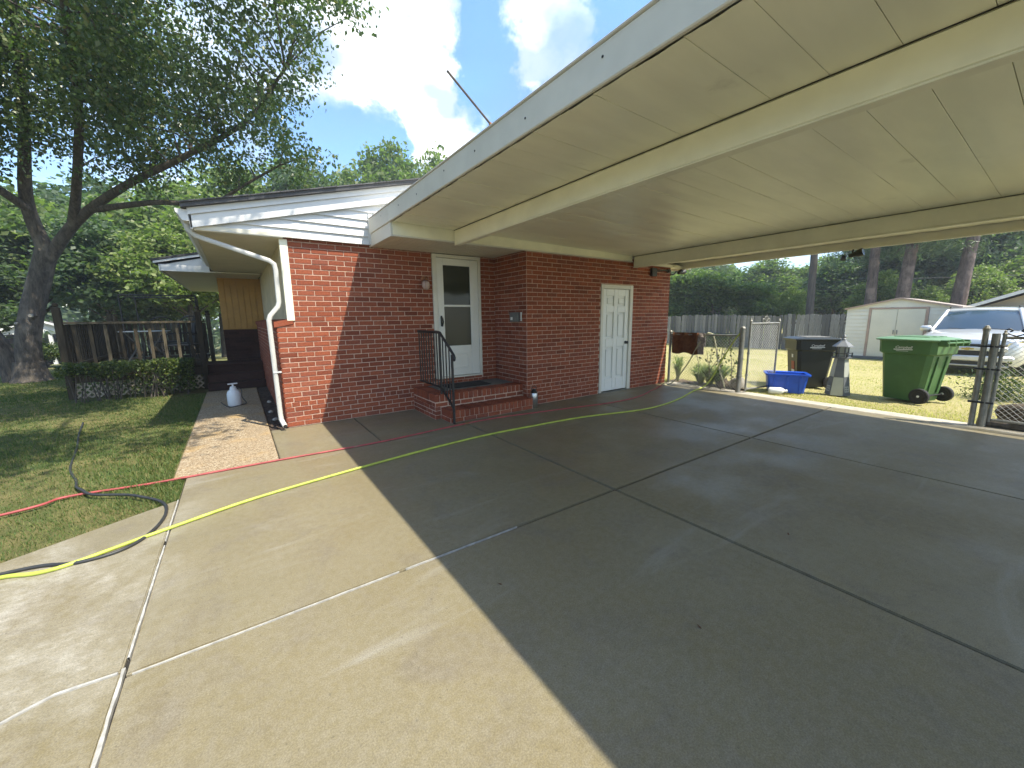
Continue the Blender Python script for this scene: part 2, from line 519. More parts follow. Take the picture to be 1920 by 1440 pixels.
class MB:
    def __init__(self):
        self.v = []
        self.f = []

    def add(self, verts, faces):
        o = len(self.v)
        self.v.extend([tuple(p) for p in verts])
        self.f.extend([tuple(i + o for i in f) for f in faces])
        return self

    def box(self, lo, hi, M=None):
        x0, y0, z0 = lo
        x1, y1, z1 = hi
        vs = [(x0, y0, z0), (x1, y0, z0), (x1, y1, z0), (x0, y1, z0), (x0, y0, z1), (x1, y0, z1), (x1, y1, z1), (x0, y1, z1)]
        if M is not None:
            vs = [tuple(M @ Vector(p)) for p in vs]
        return self.add(vs, [(3, 2, 1, 0), (4, 5, 6, 7), (0, 1, 5, 4), (1, 2, 6, 5), (2, 3, 7, 6), (3, 0, 4, 7)])

    def bevel_box(self, lo, hi, b=0.01, M=None):
        x0, y0, z0 = lo
        x1, y1, z1 = hi
        bm = bmesh.new()
        bmesh.ops.create_cube(bm, size=1)
        for v in bm.verts:
            v.co = Vector(((x0 + x1) / 2 + v.co.x * (x1 - x0), (y0 + y1) / 2 + v.co.y * (y1 - y0), (z0 + z1) / 2 + v.co.z * (z1 - z0)))
        bmesh.ops.bevel(bm, geom=list(bm.edges), offset=b, segments=1, affect='EDGES', profile=0.5)
        return self.from_bm(bm, M)

    def from_bm(self, bm, M=None):
        bm.verts.index_update()
        vs = [tuple((M @ v.co) if M is not None else v.co) for v in bm.verts]
        fs = [tuple(v.index for v in f.verts) for f in bm.faces]
        bm.free()
        return self.add(vs, fs)

    def prism(self, pts, d):
        """polygon pts (3D list), extruded by vector d"""
        n = len(pts)
        d = Vector(d)
        vs = [tuple(Vector(p)) for p in pts] + [tuple(Vector(p) + d) for p in pts]
        fs = [tuple(reversed(range(n))), tuple(range(n, 2 * n))]
        fs += [(i, (i + 1) % n, n + (i + 1) % n, n + i) for i in range(n)]
        return self.add(vs, fs)

    def tube(self, path, rad, seg=8, cap=True, flat=1.0):
        P = [Vector(p) for p in path]
        n = len(P)
        rs = rad if isinstance(rad, (list, tuple)) else [rad] * n
        T = []
        for i in range(n):
            a = P[max(0, i - 1)]
            b = P[min(n - 1, i + 1)]
            t = (b - a)
            T.append(t.normalized() if t.length > 1e-9 else Vector((0, 0, 1)))
        ref = Vector((0, 0, 1)) if abs(T[0].z) < 0.9 else Vector((1, 0, 0))
        u = (ref - ref.dot(T[0]) * T[0]).normalized()
        vs = []
        for i in range(n):
            u = (u - u.dot(T[i]) * T[i])
            u = u.normalized() if u.length > 1e-6 else Vector((1, 0, 0))
            w = T[i].cross(u)
            for k in range(seg):
                a = 2 * math.pi * k / seg
                vs.append(P[i] + (u * math.cos(a) * flat + w * math.sin(a)) * rs[i])
        fs = []
        for i in range(n - 1):
            for k in range(seg):
                a = i * seg + k
                b = i * seg + (k + 1) % seg
                fs.append((a, b, b + seg, a + seg))
        if cap:
            fs.append(tuple(reversed(range(seg))))
            fs.append(tuple(range((n - 1) * seg, n * seg)))
        return self.add(vs, fs)

    def lathe(self, prof, c=(0, 0, 0), seg=16, ang0=0.0, M=None):
        """prof list of (r,z)"""
        vs = []
        for r, z in prof:
            for k in range(seg):
                a = ang0 + 2 * math.pi * k / seg
                vs.append(Vector((c[0] + r * math.cos(a), c[1] + r * math.sin(a), c[2] + z)))
        if M is not None:
            vs = [M @ p for p in vs]
        fs = []
        for i in range(len(prof) - 1):
            for k in range(seg):
                a = i * seg + k
                b = i * seg + (k + 1) % seg
                fs.append((a, b, b + seg, a + seg))
        fs.append(tuple(reversed(range(seg))))
        fs.append(tuple(range((len(prof) - 1) * seg, len(prof) * seg)))
        return self.add(vs, fs)

    def loft(self, rings, cap=True):
        n = len(rings[0])
        vs = [p for r in rings for p in r]
        fs = []
        for i in range(len(rings) - 1):
            for k in range(n):
                a = i * n + k
                b = i * n + (k + 1) % n
                fs.append((a, b, b + n, a + n))
        if cap:
            fs.append(tuple(reversed(range(n))))
            fs.append(tuple(range((len(rings) - 1) * n, len(rings) * n)))
        return self.add(vs, fs)

    def mesh(self, name, smooth=False):
        me = bpy.data.meshes.new(name)
        me.from_pydata([tuple(p) for p in self.v], [], self.f)
        me.validate()
        bm = bmesh.new()
        bm.from_mesh(me)
        bmesh.ops.recalc_face_normals(bm, faces=bm.faces)
        bm.to_mesh(me)
        bm.free()
        if smooth:
            me.polygons.foreach_set('use_smooth', [True] * len(me.polygons))
            try:
                me.set_sharp_from_angle(angle=R_(smooth if smooth is not True else 40))
            except Exception:
                pass
        me.update()
        return me

    def build(self, name, mat, parent=None, local=False, smooth=False):
        return put(name, self.mesh(name, smooth), mat, parent, local)


def wm(o):
    return WM.get(o.name, Matrix.Identity(4))


def put(name, me, mat=None, parent=None, local=False, M=None):
    o = bpy.data.objects.new(name, me)
    COL.objects.link(o)
    if mat is not None and me is not None and len(me.materials) == 0:
        me.materials.append(MATS[mat] if isinstance(mat, str) else mat)
    if parent is not None:
        o.parent = parent
        if not local:
            o.matrix_parent_inverse = wm(parent).inverted()
    if M is not None:
        o.matrix_basis = M
    base = wm(parent) @ o.matrix_parent_inverse if parent is not None else Matrix.Identity(4)
    WM[o.name] = base @ o.matrix_basis
    return o


def tag(o, label=None, cat=None, group=None, kind=None):
    if label:
        o['label'] = label
    if cat:
        o['category'] = cat
    if group:
        o['group'] = group
    if kind:
        o['kind'] = kind
    return o


def thing(name, label, cat, loc=(0, 0, 0), rz=0.0, group=None, scale=None):
    M = Matrix.Translation(loc) @ Matrix.Rotation(rz, 4, 'Z')
    if scale:
        M = M @ Matrix.Diagonal((*scale, 1))
    o = put(name, None, None, None, M=M)
    o.empty_display_size = 0.2
    return tag(o, label, cat, group)


def np_mesh(name, verts, faces):
    verts = np.asarray(verts, dtype=np.float32)
    faces = np.asarray(faces, dtype=np.int32)
    me = bpy.data.meshes.new(name)
    nv, nf, k = len(verts), len(faces), faces.shape[1]
    me.vertices.add(nv)
    me.vertices.foreach_set('co', verts.ravel())
    me.loops.add(nf * k)
    me.loops.foreach_set('vertex_index', faces.ravel())
    me.polygons.add(nf)
    me.polygons.foreach_set('loop_start', np.arange(0, nf * k, k, dtype=np.int32))
    me.polygons.foreach_set('loop_total', np.full(nf, k, dtype=np.int32))
    me.update()
    me.validate()
    return me


def leaves_np(P, size, rng, up=0.35, aspect=0.55, droop=0.0):
    """rhombic leaves at points P (n,3): verts, faces"""
    n = len(P)
    d = rng.normal(size=(n, 3))
    d[:, 2] -= droop
    d /= np.linalg.norm(d, axis=1, keepdims=True)
    nn = rng.normal(size=(n, 3))
    nn[:, 2] += up * 3
    s = np.cross(nn, d)
    s /= np.linalg.norm(s, axis=1, keepdims=True) + 1e-9
    nrm = np.cross(d, s)
    L = size * rng.uniform(0.65, 1.25, (n, 1))
    W = L * aspect * 0.5
    b = P - d * L * 0.5
    t = P + d * L * 0.5
    m = P - d * L * 0.08 + nrm * L * 0.10
    V = np.stack([b, m + s * W, t, m - s * W], 1).reshape(-1, 3)
    F = np.arange(n * 4).reshape(-1, 4)
    return V, F


def spline(pts, n=10):
    P = [Vector(p) for p in pts]
    P = [P[0] * 2 - P[1]] + P + [P[-1] * 2 - P[-2]]
    out = []
    for i in range(1, len(P) - 2):
        for k in range(n):
            t = k / n
            a, b, c, d = P[i - 1], P[i], P[i + 1], P[i + 2]
            out.append(0.5 * ((2 * b) + (c - a) * t + (2 * a - 5 * b + 4 * c - d) * t * t + (3 * b - a - 3 * c + d) * t ** 3))
    out.append(P[-2])
    return out


def text_mesh(s, size, shear=0.0, extrude=0.001):
    cu = bpy.data.curves.new('lettering', 'FONT')
    cu.body = s
    cu.size = size
    cu.shear = shear
    cu.extrude = extrude
    cu.align_x = 'CENTER'
    o = bpy.data.objects.new('lettering', cu)
    COL.objects.link(o)
    dg = bpy.context.evaluated_depsgraph_get()
    me = bpy.data.meshes.new_from_object(o.evaluated_get(dg))
    bpy.data.objects.remove(o)
    bpy.data.curves.remove(cu)
    return me


def ground_z(x, y=0.0):
    t = max(0.0, x - 7.8)
    return -0.016 * t if t < 30 else -0.48


# ------------------------------------------------------------------ ground
def build_ground():
    xs = sorted(set([-400, -150, -60, -30, -20, -14] + list(np.arange(-10, 26.01, 0.5)) + [30, 36, 45, 60, 150, 400]))
    ys = sorted(set([-400, -150, -60, -20, -10] + list(np.arange(-6, 26.01, 0.5)) + [30, 40, 60, 150, 400]))
    vs = []
    for x in xs:
        for y in ys:
            z = ground_z(x, y) - 0.03
            if x < -0.7 or x > 8.0:
                z += 0.012 * math.sin(x * 1.7 + y * 0.6) + 0.01 * math.sin(y * 1.3 - x * 0.4) + 0.022
            if x < 8:
                z -= 0.066 * max(0.0, y - 18) if y < 90 else 0.066 * 72
            vs.append((x, y, z))
    n = len(ys)
    fs = [(i * n + j, (i + 1) * n + j, (i + 1) * n + j + 1, i * n + j + 1) for i in range(len(xs) - 1) for j in range(n - 1)]
    o = put('ground', np_mesh('ground', vs, fs), 'lawn_soil')
    tag(o, kind='structure')
    o.data.polygons.foreach_set('use_smooth', [True] * len(o.data.polygons))


build_ground()


def build_driveway():
    base = MB()
    # dark bed that shows in the joints
    base.prism([(-6.0, -4.0, -0.09), (7.44, -4.0, -0.09), (7.44, 4.99, -0.09), (3.75, 4.99, -0.09), (3.75, 5.9, -0.09), (0.23, 5.9, -0.09), (0.23, 4.5, -0.09), (-0.53, 4.5, -0.09), (-0.53, 4.0, -0.09), (-1.40, 3.50, -0.09), (-6.0, 1.2, -0.09)], (0, 0, 0.075))
    drive = base.build('driveway', 'joint_gap')
    tag(drive, kind='structure')
    g = 0.0085
    J = [-0.53, 2.46, 4.84, 7.44]
    JY = 2.05

    def slab(poly, dz=0.0, name='slab'):
        bm = bmesh.new()
        vs = [bm.verts.new((x, y, 0)) for x, y in poly]
        f = bm.faces.new(vs)
        if f.normal.z < 0:
            f.normal_flip()
        r = bmesh.ops.extrude_face_region(bm, geom=[f])
        top = [v for v in r['geom'] if isinstance(v, bmesh.types.BMVert)]
        for v in top:
            v.co.z += 0.0
        for v in vs:
            v.co.z = -0.08
        for v in top:
            v.co.z = dz
        te = [e for e in bm.edges if all(abs(v.co.z - dz) < 1e-6 for v in e.verts)]
        bmesh.ops.bevel(bm, geom=te, offset=0.006, segments=2, affect='EDGES')
        m = MB().from_bm(bm)
        return m.build(name, 'concrete', drive)
    slab([(-6.0, -4.0), (J[0] - g, -4.0), (J[0] - g, 2.078), (-0.73, 2.092), (-0.86, 2.04), (-2.0, 1.70), (-6, 0.8)], 0.0)
    slab([(-6, 0.812), (-2.0, 1.712), (-0.86, 2.052), (-0.73, 2.104), (J[0] - g, 2.09), (J[0] - g, 4.0), (-1.40, 3.50), (-6.0, 1.2)], 0.001)
    slab([(J[0] + g, -4.0), (J[1] - g, -4.0), (J[1] - g, JY - g), (J[0] + g, JY - g)], 0.0005)
    slab([(J[0] + g, JY + g), (J[1] - g, JY + g), (J[1] - g, 4.55), (J[0] + g, 4.55)], 0.0)
    slab([(0.235, 4.562), (1.275, 4.562), (1.275, 5.905), (0.235, 5.905)], -0.002)
    slab([(1.287, 4.562), (J[1] - g, 4.562), (J[1] - g, 5.905), (1.287, 5.905)], 0.0)
    slab([(J[1] + g, JY + g), (J[2] - g, JY + g), (J[2] - g, 4.985), (3.74, 4.985), (3.74, 5.905), (J[1] + g, 5.905)], 0.001)
    slab([(J[1] + g, -4.0), (J[2] - g, -4.0), (J[2] - g, JY - g), (J[1] + g, JY - g)], 0.0)
    slab([(J[2] + g, -4.0), (J[3], -4.0), (J[3], JY - g), (J[2] + g, JY - g)], -0.001)
    slab([(J[2] + g, JY + g), (J[3], JY + g), (J[3], 4.985), (J[2] + g, 4.985)], 0.0005)
    # white filler in the joints and along the wandering crack

    def filler(pts, w, h=0.002):
        path = []
        for i in range(len(pts) - 1):
            a, b = Vector(pts[i]), Vector(pts[i + 1])
            k = max(2, int((b - a).length / 0.05))
            path += [a.lerp(b, t / k) for t in range(k)]
        path.append(Vector(pts[-1]))
        L, Rr = [], []
        for i, p in enumerate(path):
            t = (path[min(i + 1, len(path) - 1)] - path[max(i - 1, 0)]).normalized()
            nrm = Vector((-t.y, t.x))
            ww = w * (0.65 + 0.55 * random.random())
            off = random.uniform(-0.3, 0.3) * w
            q = p + nrm * off
            L.append((q.x + nrm.x * ww, q.y + nrm.y * ww, h))
            Rr.append((q.x - nrm.x * ww, q.y - nrm.y * ww, h))
        n = len(L)
        vs = L + Rr + [(x, y, h - 0.02) for x, y, z in L] + [(x, y, h - 0.02) for x, y, z in Rr]
        fs = [(i, i + 1, n + i + 1, n + i) for i in range(n - 1)]
        fs += [(i, 2 * n + i, 2 * n + i + 1, i + 1) for i in range(n - 1)]
        fs += [(n + i, n + i + 1, 3 * n + i + 1, 3 * n + i) for i in range(n - 1)]
        MB().add(vs, fs).build('joint_filler', 'white_sealant', drive)
    filler([(-0.53, 1.2), (-0.535, 2.1)], 0.006, 0.0035)
    filler([(-0.53, 2.16), (-0.527, 3.2)], 0.0045, 0.0035)
    filler([(-0.53, 3.26), (-0.532, 4.0)], 0.004, 0.0035)
    filler([(-0.5, 2.045), (0.62, 2.05)], 0.0035, 0.003)
    filler([(0.66, 2.052), (1.05, 2.05), (1.45, 2.05)], 0.0026, 0.003)
    filler([(-2.6, 1.571), (-2.0, 1.706), (-0.86, 2.046), (-0.73, 2.098), (-0.55, 2.085)], 0.0065, 0.0035)
    return drive


build_driveway()


def slab_strip(name, lo, hi, mat, kind='structure'):
    o = MB().bevel_box(lo, hi, 0.008).build(name, mat)
    return tag(o, kind=kind)


slab_strip('walkway', (-0.62, 4.558, -0.08), (0.225, 10.0, 0.006), 'pebble_aggregate')
slab_strip('kerb_strip', (7.452, -4.0, -0.1), (7.74, 4.96, 0.004), 'kerb_concrete')


def bed(name, x0, x1, y0, y1, z, mat, seed):
    rng = np.random.default_rng(seed)
    nx, ny = max(2, int((x1 - x0) / 0.04)), max(2, int((y1 - y0) / 0.04))
    X, Y = np.meshgrid(np.linspace(x0, x1, nx), np.linspace(y0, y1, ny), indexing='ij')
    Z = z + rng.normal(0, 0.010, X.shape)
    V = np.stack([X, Y, Z], -1).reshape(-1, 3)
    F = [(i * ny + j, (i + 1) * ny + j, (i + 1) * ny + j + 1, i * ny + j + 1) for i in range(nx - 1) for j in range(ny - 1)]
    return tag(put(name, np_mesh(name, V, F), mat), kind='structure')


bed('mulch_bed', 0.232, 0.428, 5.93, 10.6, -0.01, 'mulch', 1)
bed('planting_bed', 7.745, 8.15, 3.5, 5.1, 0.005, 'bed_soil', 2)

# ------------------------------------------------------------------ the house
FRONT_Y, GAR_Y, SIDE_X, LOW_X, UP_X, GAR_R = 5.92, 5.0, 3.77, 0.43, 0.60, 7.49
LEDGE = 1.40
house = thing('brick_house', 'single storey red brick house with white gable siding and two white doors', 'house', (4.0, 8.0, 0.0))
CW, CH, BJ = 0.2035, 0.0677, 0.0092
BRICKS = []


def add_wall(o, u, n, L, z0, z1, holes=(), headers=(), wall=None, mat='brick', ext=0.0, skip=None):
    """records the bricks of one wall face. o: face origin, u: direction along, n: outward normal"""
    o, u, n = Vector(o), Vector(u), Vector(n)
    rows = int(round((z1 - z0) / CH))
    ch = (z1 - z0) / rows
    for i in range(rows):
        za = z0 + i * ch
        cw = CW / 2 if i in headers else CW
        a = -(0.5 * CW if i % 2 else 0.0) - (0.0 if i not in headers else 0.03)
        while a < L:
            s, e = max(a, 0.0) + (BJ if a > 0 else 0), min(a + cw, L)
            segs = [(s, e)]
            for (h0, h1, hz0, hz1) in holes:
                if za + ch > hz0 + 0.01 and za < hz1 - 0.01:
                    ns = []
                    for (p, q) in segs:
                        if h1 <= p or h0 >= q:
                            ns.append((p, q))
                        else:
                            if h0 - p > 0.03:
                                ns.append((p, h0))
                            if q - h1 > 0.03:
                                ns.append((h1, q))
                    segs = ns
            for (p, q) in segs:
                if q - p > 0.025:
                    c = o + u * ((p + q) / 2) + Vector((0, 0, za + ch / 2 + BJ / 2 - o.z))
                    BRICKS.append((c, round(q - p, 3), round(ch - BJ, 4), u.copy(), n.copy(), wall, mat))
            a += cw


_bm_cache = {}


def brick_mesh(w, h):
    k = (round(w, 2), h)
    if k not in _bm_cache:
        a, b, t, d = w / 2, h / 2, 0.0035, 0.02
        vs = [(-a, 0.006, -b), (a, 0.006, -b), (a, 0.006, b), (-a, 0.006, b), (-a, -d + 0.010, -b), (a, -d + 0.010, -b), (a, -d + 0.010, b), (-a, -d + 0.010, b),
              (-a + t, -0.0115, -b + t), (a - t, -0.0115, -b + t), (a - t, -0.0115, b - t), (-a + t, -0.0115, b - t)]
        vs = [(x, y + 0.0035, z) for x, y, z in vs]
        fs = [(8, 9, 10, 11), (4, 5, 9, 8), (5, 6, 10, 9), (6, 7, 11, 10), (7, 4, 8, 11), (0, 1, 5, 4), (1, 2, 6, 5), (2, 3, 7, 6), (3, 0, 4, 7)]
        _bm_cache[k] = (vs, fs, MB().add(vs, fs).mesh('brick'))
    return _bm_cache[k]


def brick_matrix(c, u, n):
    j = random.uniform
    M = Matrix(((u.x, -n.x, 0, c.x), (u.y, -n.y, 0, c.y), (0, 0, 1, c.z), (0, 0, 0, 1)))
    return M @ Matrix.Translation((j(-.0012, .0012), j(-.0015, .002), j(-.0012, .0012))) @ Matrix.Rotation(j(-.006, .006), 4, 'Y') @ Matrix.Rotation(j(-.006, .006), 4, 'Z')


def mortar_wall(lo, hi):
    return MB().box(lo, hi).build('wall', 'mortar', house)


wallA = MB().box((LOW_X + 0.01, FRONT_Y - 0.0035, 0.0), (2.60, FRONT_Y + 0.2, LEDGE)).box((3.47, FRONT_Y - 0.0035, 0.0), (SIDE_X - 0.005, FRONT_Y + 0.2, LEDGE)).box((2.60, FRONT_Y - 0.0033, 0.0), (3.47, FRONT_Y + 0.2, 0.445)).build('wall', 'mortar', house)
wallA2 = MB().box((UP_X + 0.01, FRONT_Y - 0.0034, LEDGE), (2.60, FRONT_Y + 0.2, 2.5)).box((3.47, FRONT_Y - 0.0034, LEDGE), (SIDE_X - 0.005, FRONT_Y + 0.2, 2.5)).build('wall', 'mortar', house)
wallB = mortar_wall((SIDE_X - 0.0035, GAR_Y - 0.0030, 0.0), (SIDE_X + 0.2, FRONT_Y + 0.2, 2.5))
GD0, GD1, GDZ = 5.43, 6.31, 2.0
wallC = MB().box((SIDE_X + 0.2, GAR_Y - 0.0035, 0.0), (GD0, GAR_Y + 0.2, 2.5)).box((GD1, GAR_Y - 0.0035, 0.0), (GAR_R - 0.004, GAR_Y + 0.2, 2.5)).box((GD0, GAR_Y - 0.0034, GDZ), (GD1, GAR_Y + 0.199, 2.499)).build('wall', 'mortar', house)
wallD = mortar_wall((LOW_X - 0.0035, FRONT_Y + 0.2, 0.0), (LOW_X + 0.2, 11.5, LEDGE))
wallE = mortar_wall((GAR_R - 0.2, GAR_Y + 0.2, 0.0), (GAR_R - 0.004, 14.0, 2.5))
DOOR_HOLE = (2.60 - LOW_X, 3.47 - LOW_X, 0.34, 2.6)
add_wall((LOW_X, FRONT_Y, 0), (1, 0, 0), (0, -1, 0), SIDE_X - LOW_X, 0.0, LEDGE, [DOOR_HOLE], (4,), wallA)
add_wall((UP_X, FRONT_Y, LEDGE), (1, 0, 0), (0, -1, 0), SIDE_X - UP_X, LEDGE, 2.484, [(DOOR_HOLE[0] + LOW_X - UP_X, DOOR_HOLE[1] + LOW_X - UP_X, 0.3, 2.6)], (), wallA2)
add_wall((2.605, FRONT_Y - 0.0, 0.30), (1, 0, 0), (0, -1, 0), 0.86, 0.345, 0.447, [], (0,), wallA)
add_wall((SIDE_X, FRONT_Y, 0), (0, -1, 0), (-1, 0, 0), FRONT_Y - GAR_Y, 0.0, 2.484, [], (4,), wallB)
add_wall((SIDE_X, GAR_Y, 0), (1, 0, 0), (0, -1, 0), GAR_R - SIDE_X, 0.0, 2.484, [(GD0 - SIDE_X, GD1 - SIDE_X, -0.1, GDZ)], (4,), wallC)
add_wall((LOW_X, 11.5, 0), (0, -1, 0), (-1, 0, 0), 11.5 - FRONT_Y, 0.0, LEDGE, [], (), wallD)


def lay_bricks():
    camp = Vector((0, 0, CAM_H))

    def seen(b):
        c, w, h, u, n, wall, mat = b
        d = c - camp
        cosn = max(0.0, -d.normalized().dot(n))
        # behind the camera's frame or hidden by the recess: small
        return w * h * cosn / d.length_squared
    order = sorted(range(len(BRICKS)), key=lambda i: -seen(BRICKS[i]))
    single = set(order[:300])
    mb = MB()
    for i, (c, w, h, u, n, wall, mat) in enumerate(BRICKS):
        vs, fs, me = brick_mesh(w, h)
        M = brick_matrix(c, u, n)
        if i in single:
            put('brick', me, 'brick', wall, M=M)
        else:
            mb.add([M @ Vector(p) for p in vs], fs)
    me = bpy.data.meshes.new('bricks')
    me.from_pydata([tuple(p) for p in mb.v], [], mb.f)
    me.update()
    o = put('bricks', me, 'brick', house)
    tag(o, kind='stuff')


lay_bricks()
# brick ledge cap on the side wainscot
for k in range(28):
    y0 = FRONT_Y - 0.02 + k * 0.2
    MB().prism([(LOW_X - 0.03, y0, LEDGE - 0.065), (UP_X + 0.02, y0, LEDGE - 0.02), (UP_X + 0.02, y0, LEDGE + 0.05), (LOW_X - 0.03, y0, LEDGE + 0.005)], (0, 0.19, 0)).build('sill_brick', 'brick', house)
# gable
RX, SL, EX = 3.9, 0.26, -0.30
EZ = 2.66
RZ = EZ + SL * (RX - EX)


def rake_z(x, drop=0.0):
    return EZ + SL * (x - EX) - drop if x <= RX else RZ - SL * (x - RX) - drop


def gable():
    z = 2.455
    k = 0
    while z < RZ - 0.25:
        z1 = z + 0.108
        def xl(zz):
            return max(EX + 0.02, EX + (zz - (EZ - 0.19)) / SL)
        a0, a1 = xl(z), xl(min(z1, RZ - 0.2))
        b0 = 1.655 if z < 2.60 else 2 * RX - a0
        b1 = 1.655 if z < 2.60 else 2 * RX - a1
        vs = [(a0, 5.84, z), (b0, 5.84, z), (b1, 5.868, z1), (a1, 5.868, z1), (a0, 5.90, z), (b0, 5.90, z), (b1, 5.90, z1), (a1, 5.90, z1)]
        fs = [(0, 1, 2, 3), (7, 6, 5, 4), (0, 4, 5, 1), (1, 5, 6, 2), (2, 6, 7, 3), (3, 7, 4, 0)]
        MB().add(vs, fs).build('siding_plank', 'white_vinyl', house)
        z = z1
        k += 1
    # white vertical end trim beside the carport
    MB().bevel_box((1.656, 5.825, 2.46), (1.70, 5.905, 2.86), 0.004).build('trim_board', 'white_vinyl', house)
    # rake boards
    for s in (0, 1):
        def P(x, d, y):
            return (x if s == 0 else 2 * RX - x, y, EZ + SL * (x - EX) - d)
        MB().prism([P(EX, 0.205, 5.80), P(RX, 0.205, 5.80), P(RX, 0.07, 5.80), P(EX, 0.07, 5.80)], (0, 0.036, 0)).build('rake_board', 'white_vinyl', house)
        MB().prism([P(EX - 0.01, 0.068, 5.775), P(RX, 0.068, 5.775), P(RX, 0.0, 5.775), P(EX - 0.01, 0.0, 5.775)], (0, 0.061, 0)).build('rake_board', 'white_vinyl', house)
        MB().prism([P(EX - 0.06, -0.002, 5.715), P(RX, -0.002, 5.715), P(RX, -0.045, 5.715), P(EX - 0.06, -0.045, 5.715)], (0, 10.3, 0)).build('roof', 'shingle', house)
    # ragged shingle butts along the rake
    n = 26
    for i in range(n):
        x0 = EX - 0.06 + i * (RX - EX) / n
        x1 = x0 + (RX - EX) / n - 0.004
        d = random.uniform(0.0, 0.015)
        MB().prism([(x0, 5.702 - d, rake_z(x0) + 0.046), (x1, 5.702 - d, rake_z(x1) + 0.046), (x1, 5.702 - d, rake_z(x1) + 0.062), (x0, 5.702 - d, rake_z(x0) + 0.058)], (0, 0.5, 0)).build('shingle', 'shingle', house)


gable()


def eaves():
    # side eave: soffit panels, fascia, gutter, downspout
    y = 5.845
    while y < 11.2:
        MB().bevel_box((EX + 0.025, y, 2.443), (UP_X + 0.0, y + 0.146, 2.455), 0.003).build('soffit_panel', 'soffit_vinyl', house)
        y += 0.15
    MB().box((EX + 0.025, 5.84, 2.458), (UP_X + 0.1, 11.4, 2.50)).build('soffit_board', 'soffit_vinyl', house)
    MB().bevel_box((EX, 5.80, 2.445), (EX + 0.022, 10.35, 2.64), 0.003).build('fascia_board', 'white_vinyl', house)
    prof = [(0, 0.12), (0, 0.0), (-0.055, 0.0), (-0.075, 0.03), (-0.085, 0.06), (-0.11, 0.085), (-0.11, 0.12), (-0.10, 0.12), (-0.10, 0.09), (-0.07, 0.062), (-0.06, 0.03), (-0.045, 0.012), (-0.012, 0.012), (-0.012, 0.12)]
    g = MB().prism([(EX - 0.004 + a, 5.80, 2.525 + b) for a, b in prof], (0, 4.55, 0)).build('gutter', 'white_vinyl', house)
    MB().prism([(EX - 0.004 + a, 5.792, 2.525 + b) for a, b in [(0, 0.12), (0, 0), (-0.055, 0), (-0.085, 0.06), (-0.11, 0.085), (-0.11, 0.12)]], (0, 0.007, 0)).build('end_cap', 'white_vinyl', g)
    path = [(-0.34, 5.95, 2.54), (-0.335, 5.95, 2.46), (-0.27, 5.95, 2.40), (-0.19, 5.95, 2.37), (0.43, 5.95, 2.17), (0.480, 5.95, 2.13), (0.490, 5.95, 2.06), (0.487, 5.95, 1.66), (0.47, 5.94, 1.60), (0.375, 5.92, 1.49), (0.352, 5.91, 1.43), (0.352, 5.91, 1.36), (0.362, 5.91, 0.20), (0.365, 5.90, 0.13), (0.385, 5.82, 0.075), (0.392, 5.785, 0.06)]
    dsp = MB().tube(path, 0.0235, 10, flat=1.25).build('downspout', 'downspout_shade_grey', house, smooth=35)
    MB().tube([(0.393, 5.786, 0.06), (0.394, 5.777, 0.057)], 0.021, 10).build('outlet', 'joint_gap', dsp)
    MB().bevel_box((0.332, 5.882, 0.75), (0.428, 5.94, 0.77), 0.003).build('strap', 'white_vinyl', dsp)
    # upper side wall: vertical boards with battens
    MB().box((UP_X + 0.02, 5.97, LEDGE), (UP_X + 0.2, 11.5, 2.46)).build('wall', 'beige_siding', house)
    y = 5.975
    while y < 11.4:
        MB().bevel_box((UP_X + 0.004, y, LEDGE + 0.04), (UP_X + 0.018, y + 0.19, 2.44), 0.003).build('siding_board', 'beige_siding', house)
        MB().bevel_box((UP_X - 0.014, y + 0.172, LEDGE + 0.04), (UP_X + 0.003, y + 0.215, 2.44), 0.003).build('batten', 'beige_siding', house)
        y += 0.2
    MB().bevel_box((UP_X - 0.045, 5.895, LEDGE + 0.02), (UP_X + 0.045, 5.968, 2.44), 0.004).build('corner_post', 'cream_paint', house)
    # entry eave: soffit strips, fascia, end box
    x = 1.70
    while x < 3.74:
        MB().bevel_box((x, 5.02, 2.436), (x + 0.072, 5.915, 2.451), 0.004).build('soffit_panel', 'soffit_vinyl', house)
        x += 0.079
    MB().box((1.69, 5.02, 2.452), (3.79, 5.95, 2.50)).build('soffit_board', 'soffit_vinyl', house)
    MB().bevel_box((1.672, 4.975, 2.432), (1.694, 5.918, 2.60), 0.003).build('fascia_board', 'white_paint', house)
    MB().bevel_box((1.697, 4.97, 2.452), (6.235, 4.992, 2.62), 0.003).build('fascia_board', 'cream_paint', house)
    MB().bevel_box((1.697, 4.955, 2.430), (6.235, 5.015, 2.449), 0.004).build('trim_board', 'white_paint', house)
    MB().bevel_box((6.40, 4.95, 2.40), (8.08, 4.985, 2.46), 0.004).build('trim_board', 'white_paint', house)
    MB().box((GAR_R + 0.003, 4.93, 2.415), (8.08, 14.0, 2.44)).build('soffit_board', 'soffit_vinyl', house)
    MB().box((8.082, 4.93, 2.40), (8.105, 14.0, 2.60)).build('fascia_board', 'white_paint', house)


eaves()


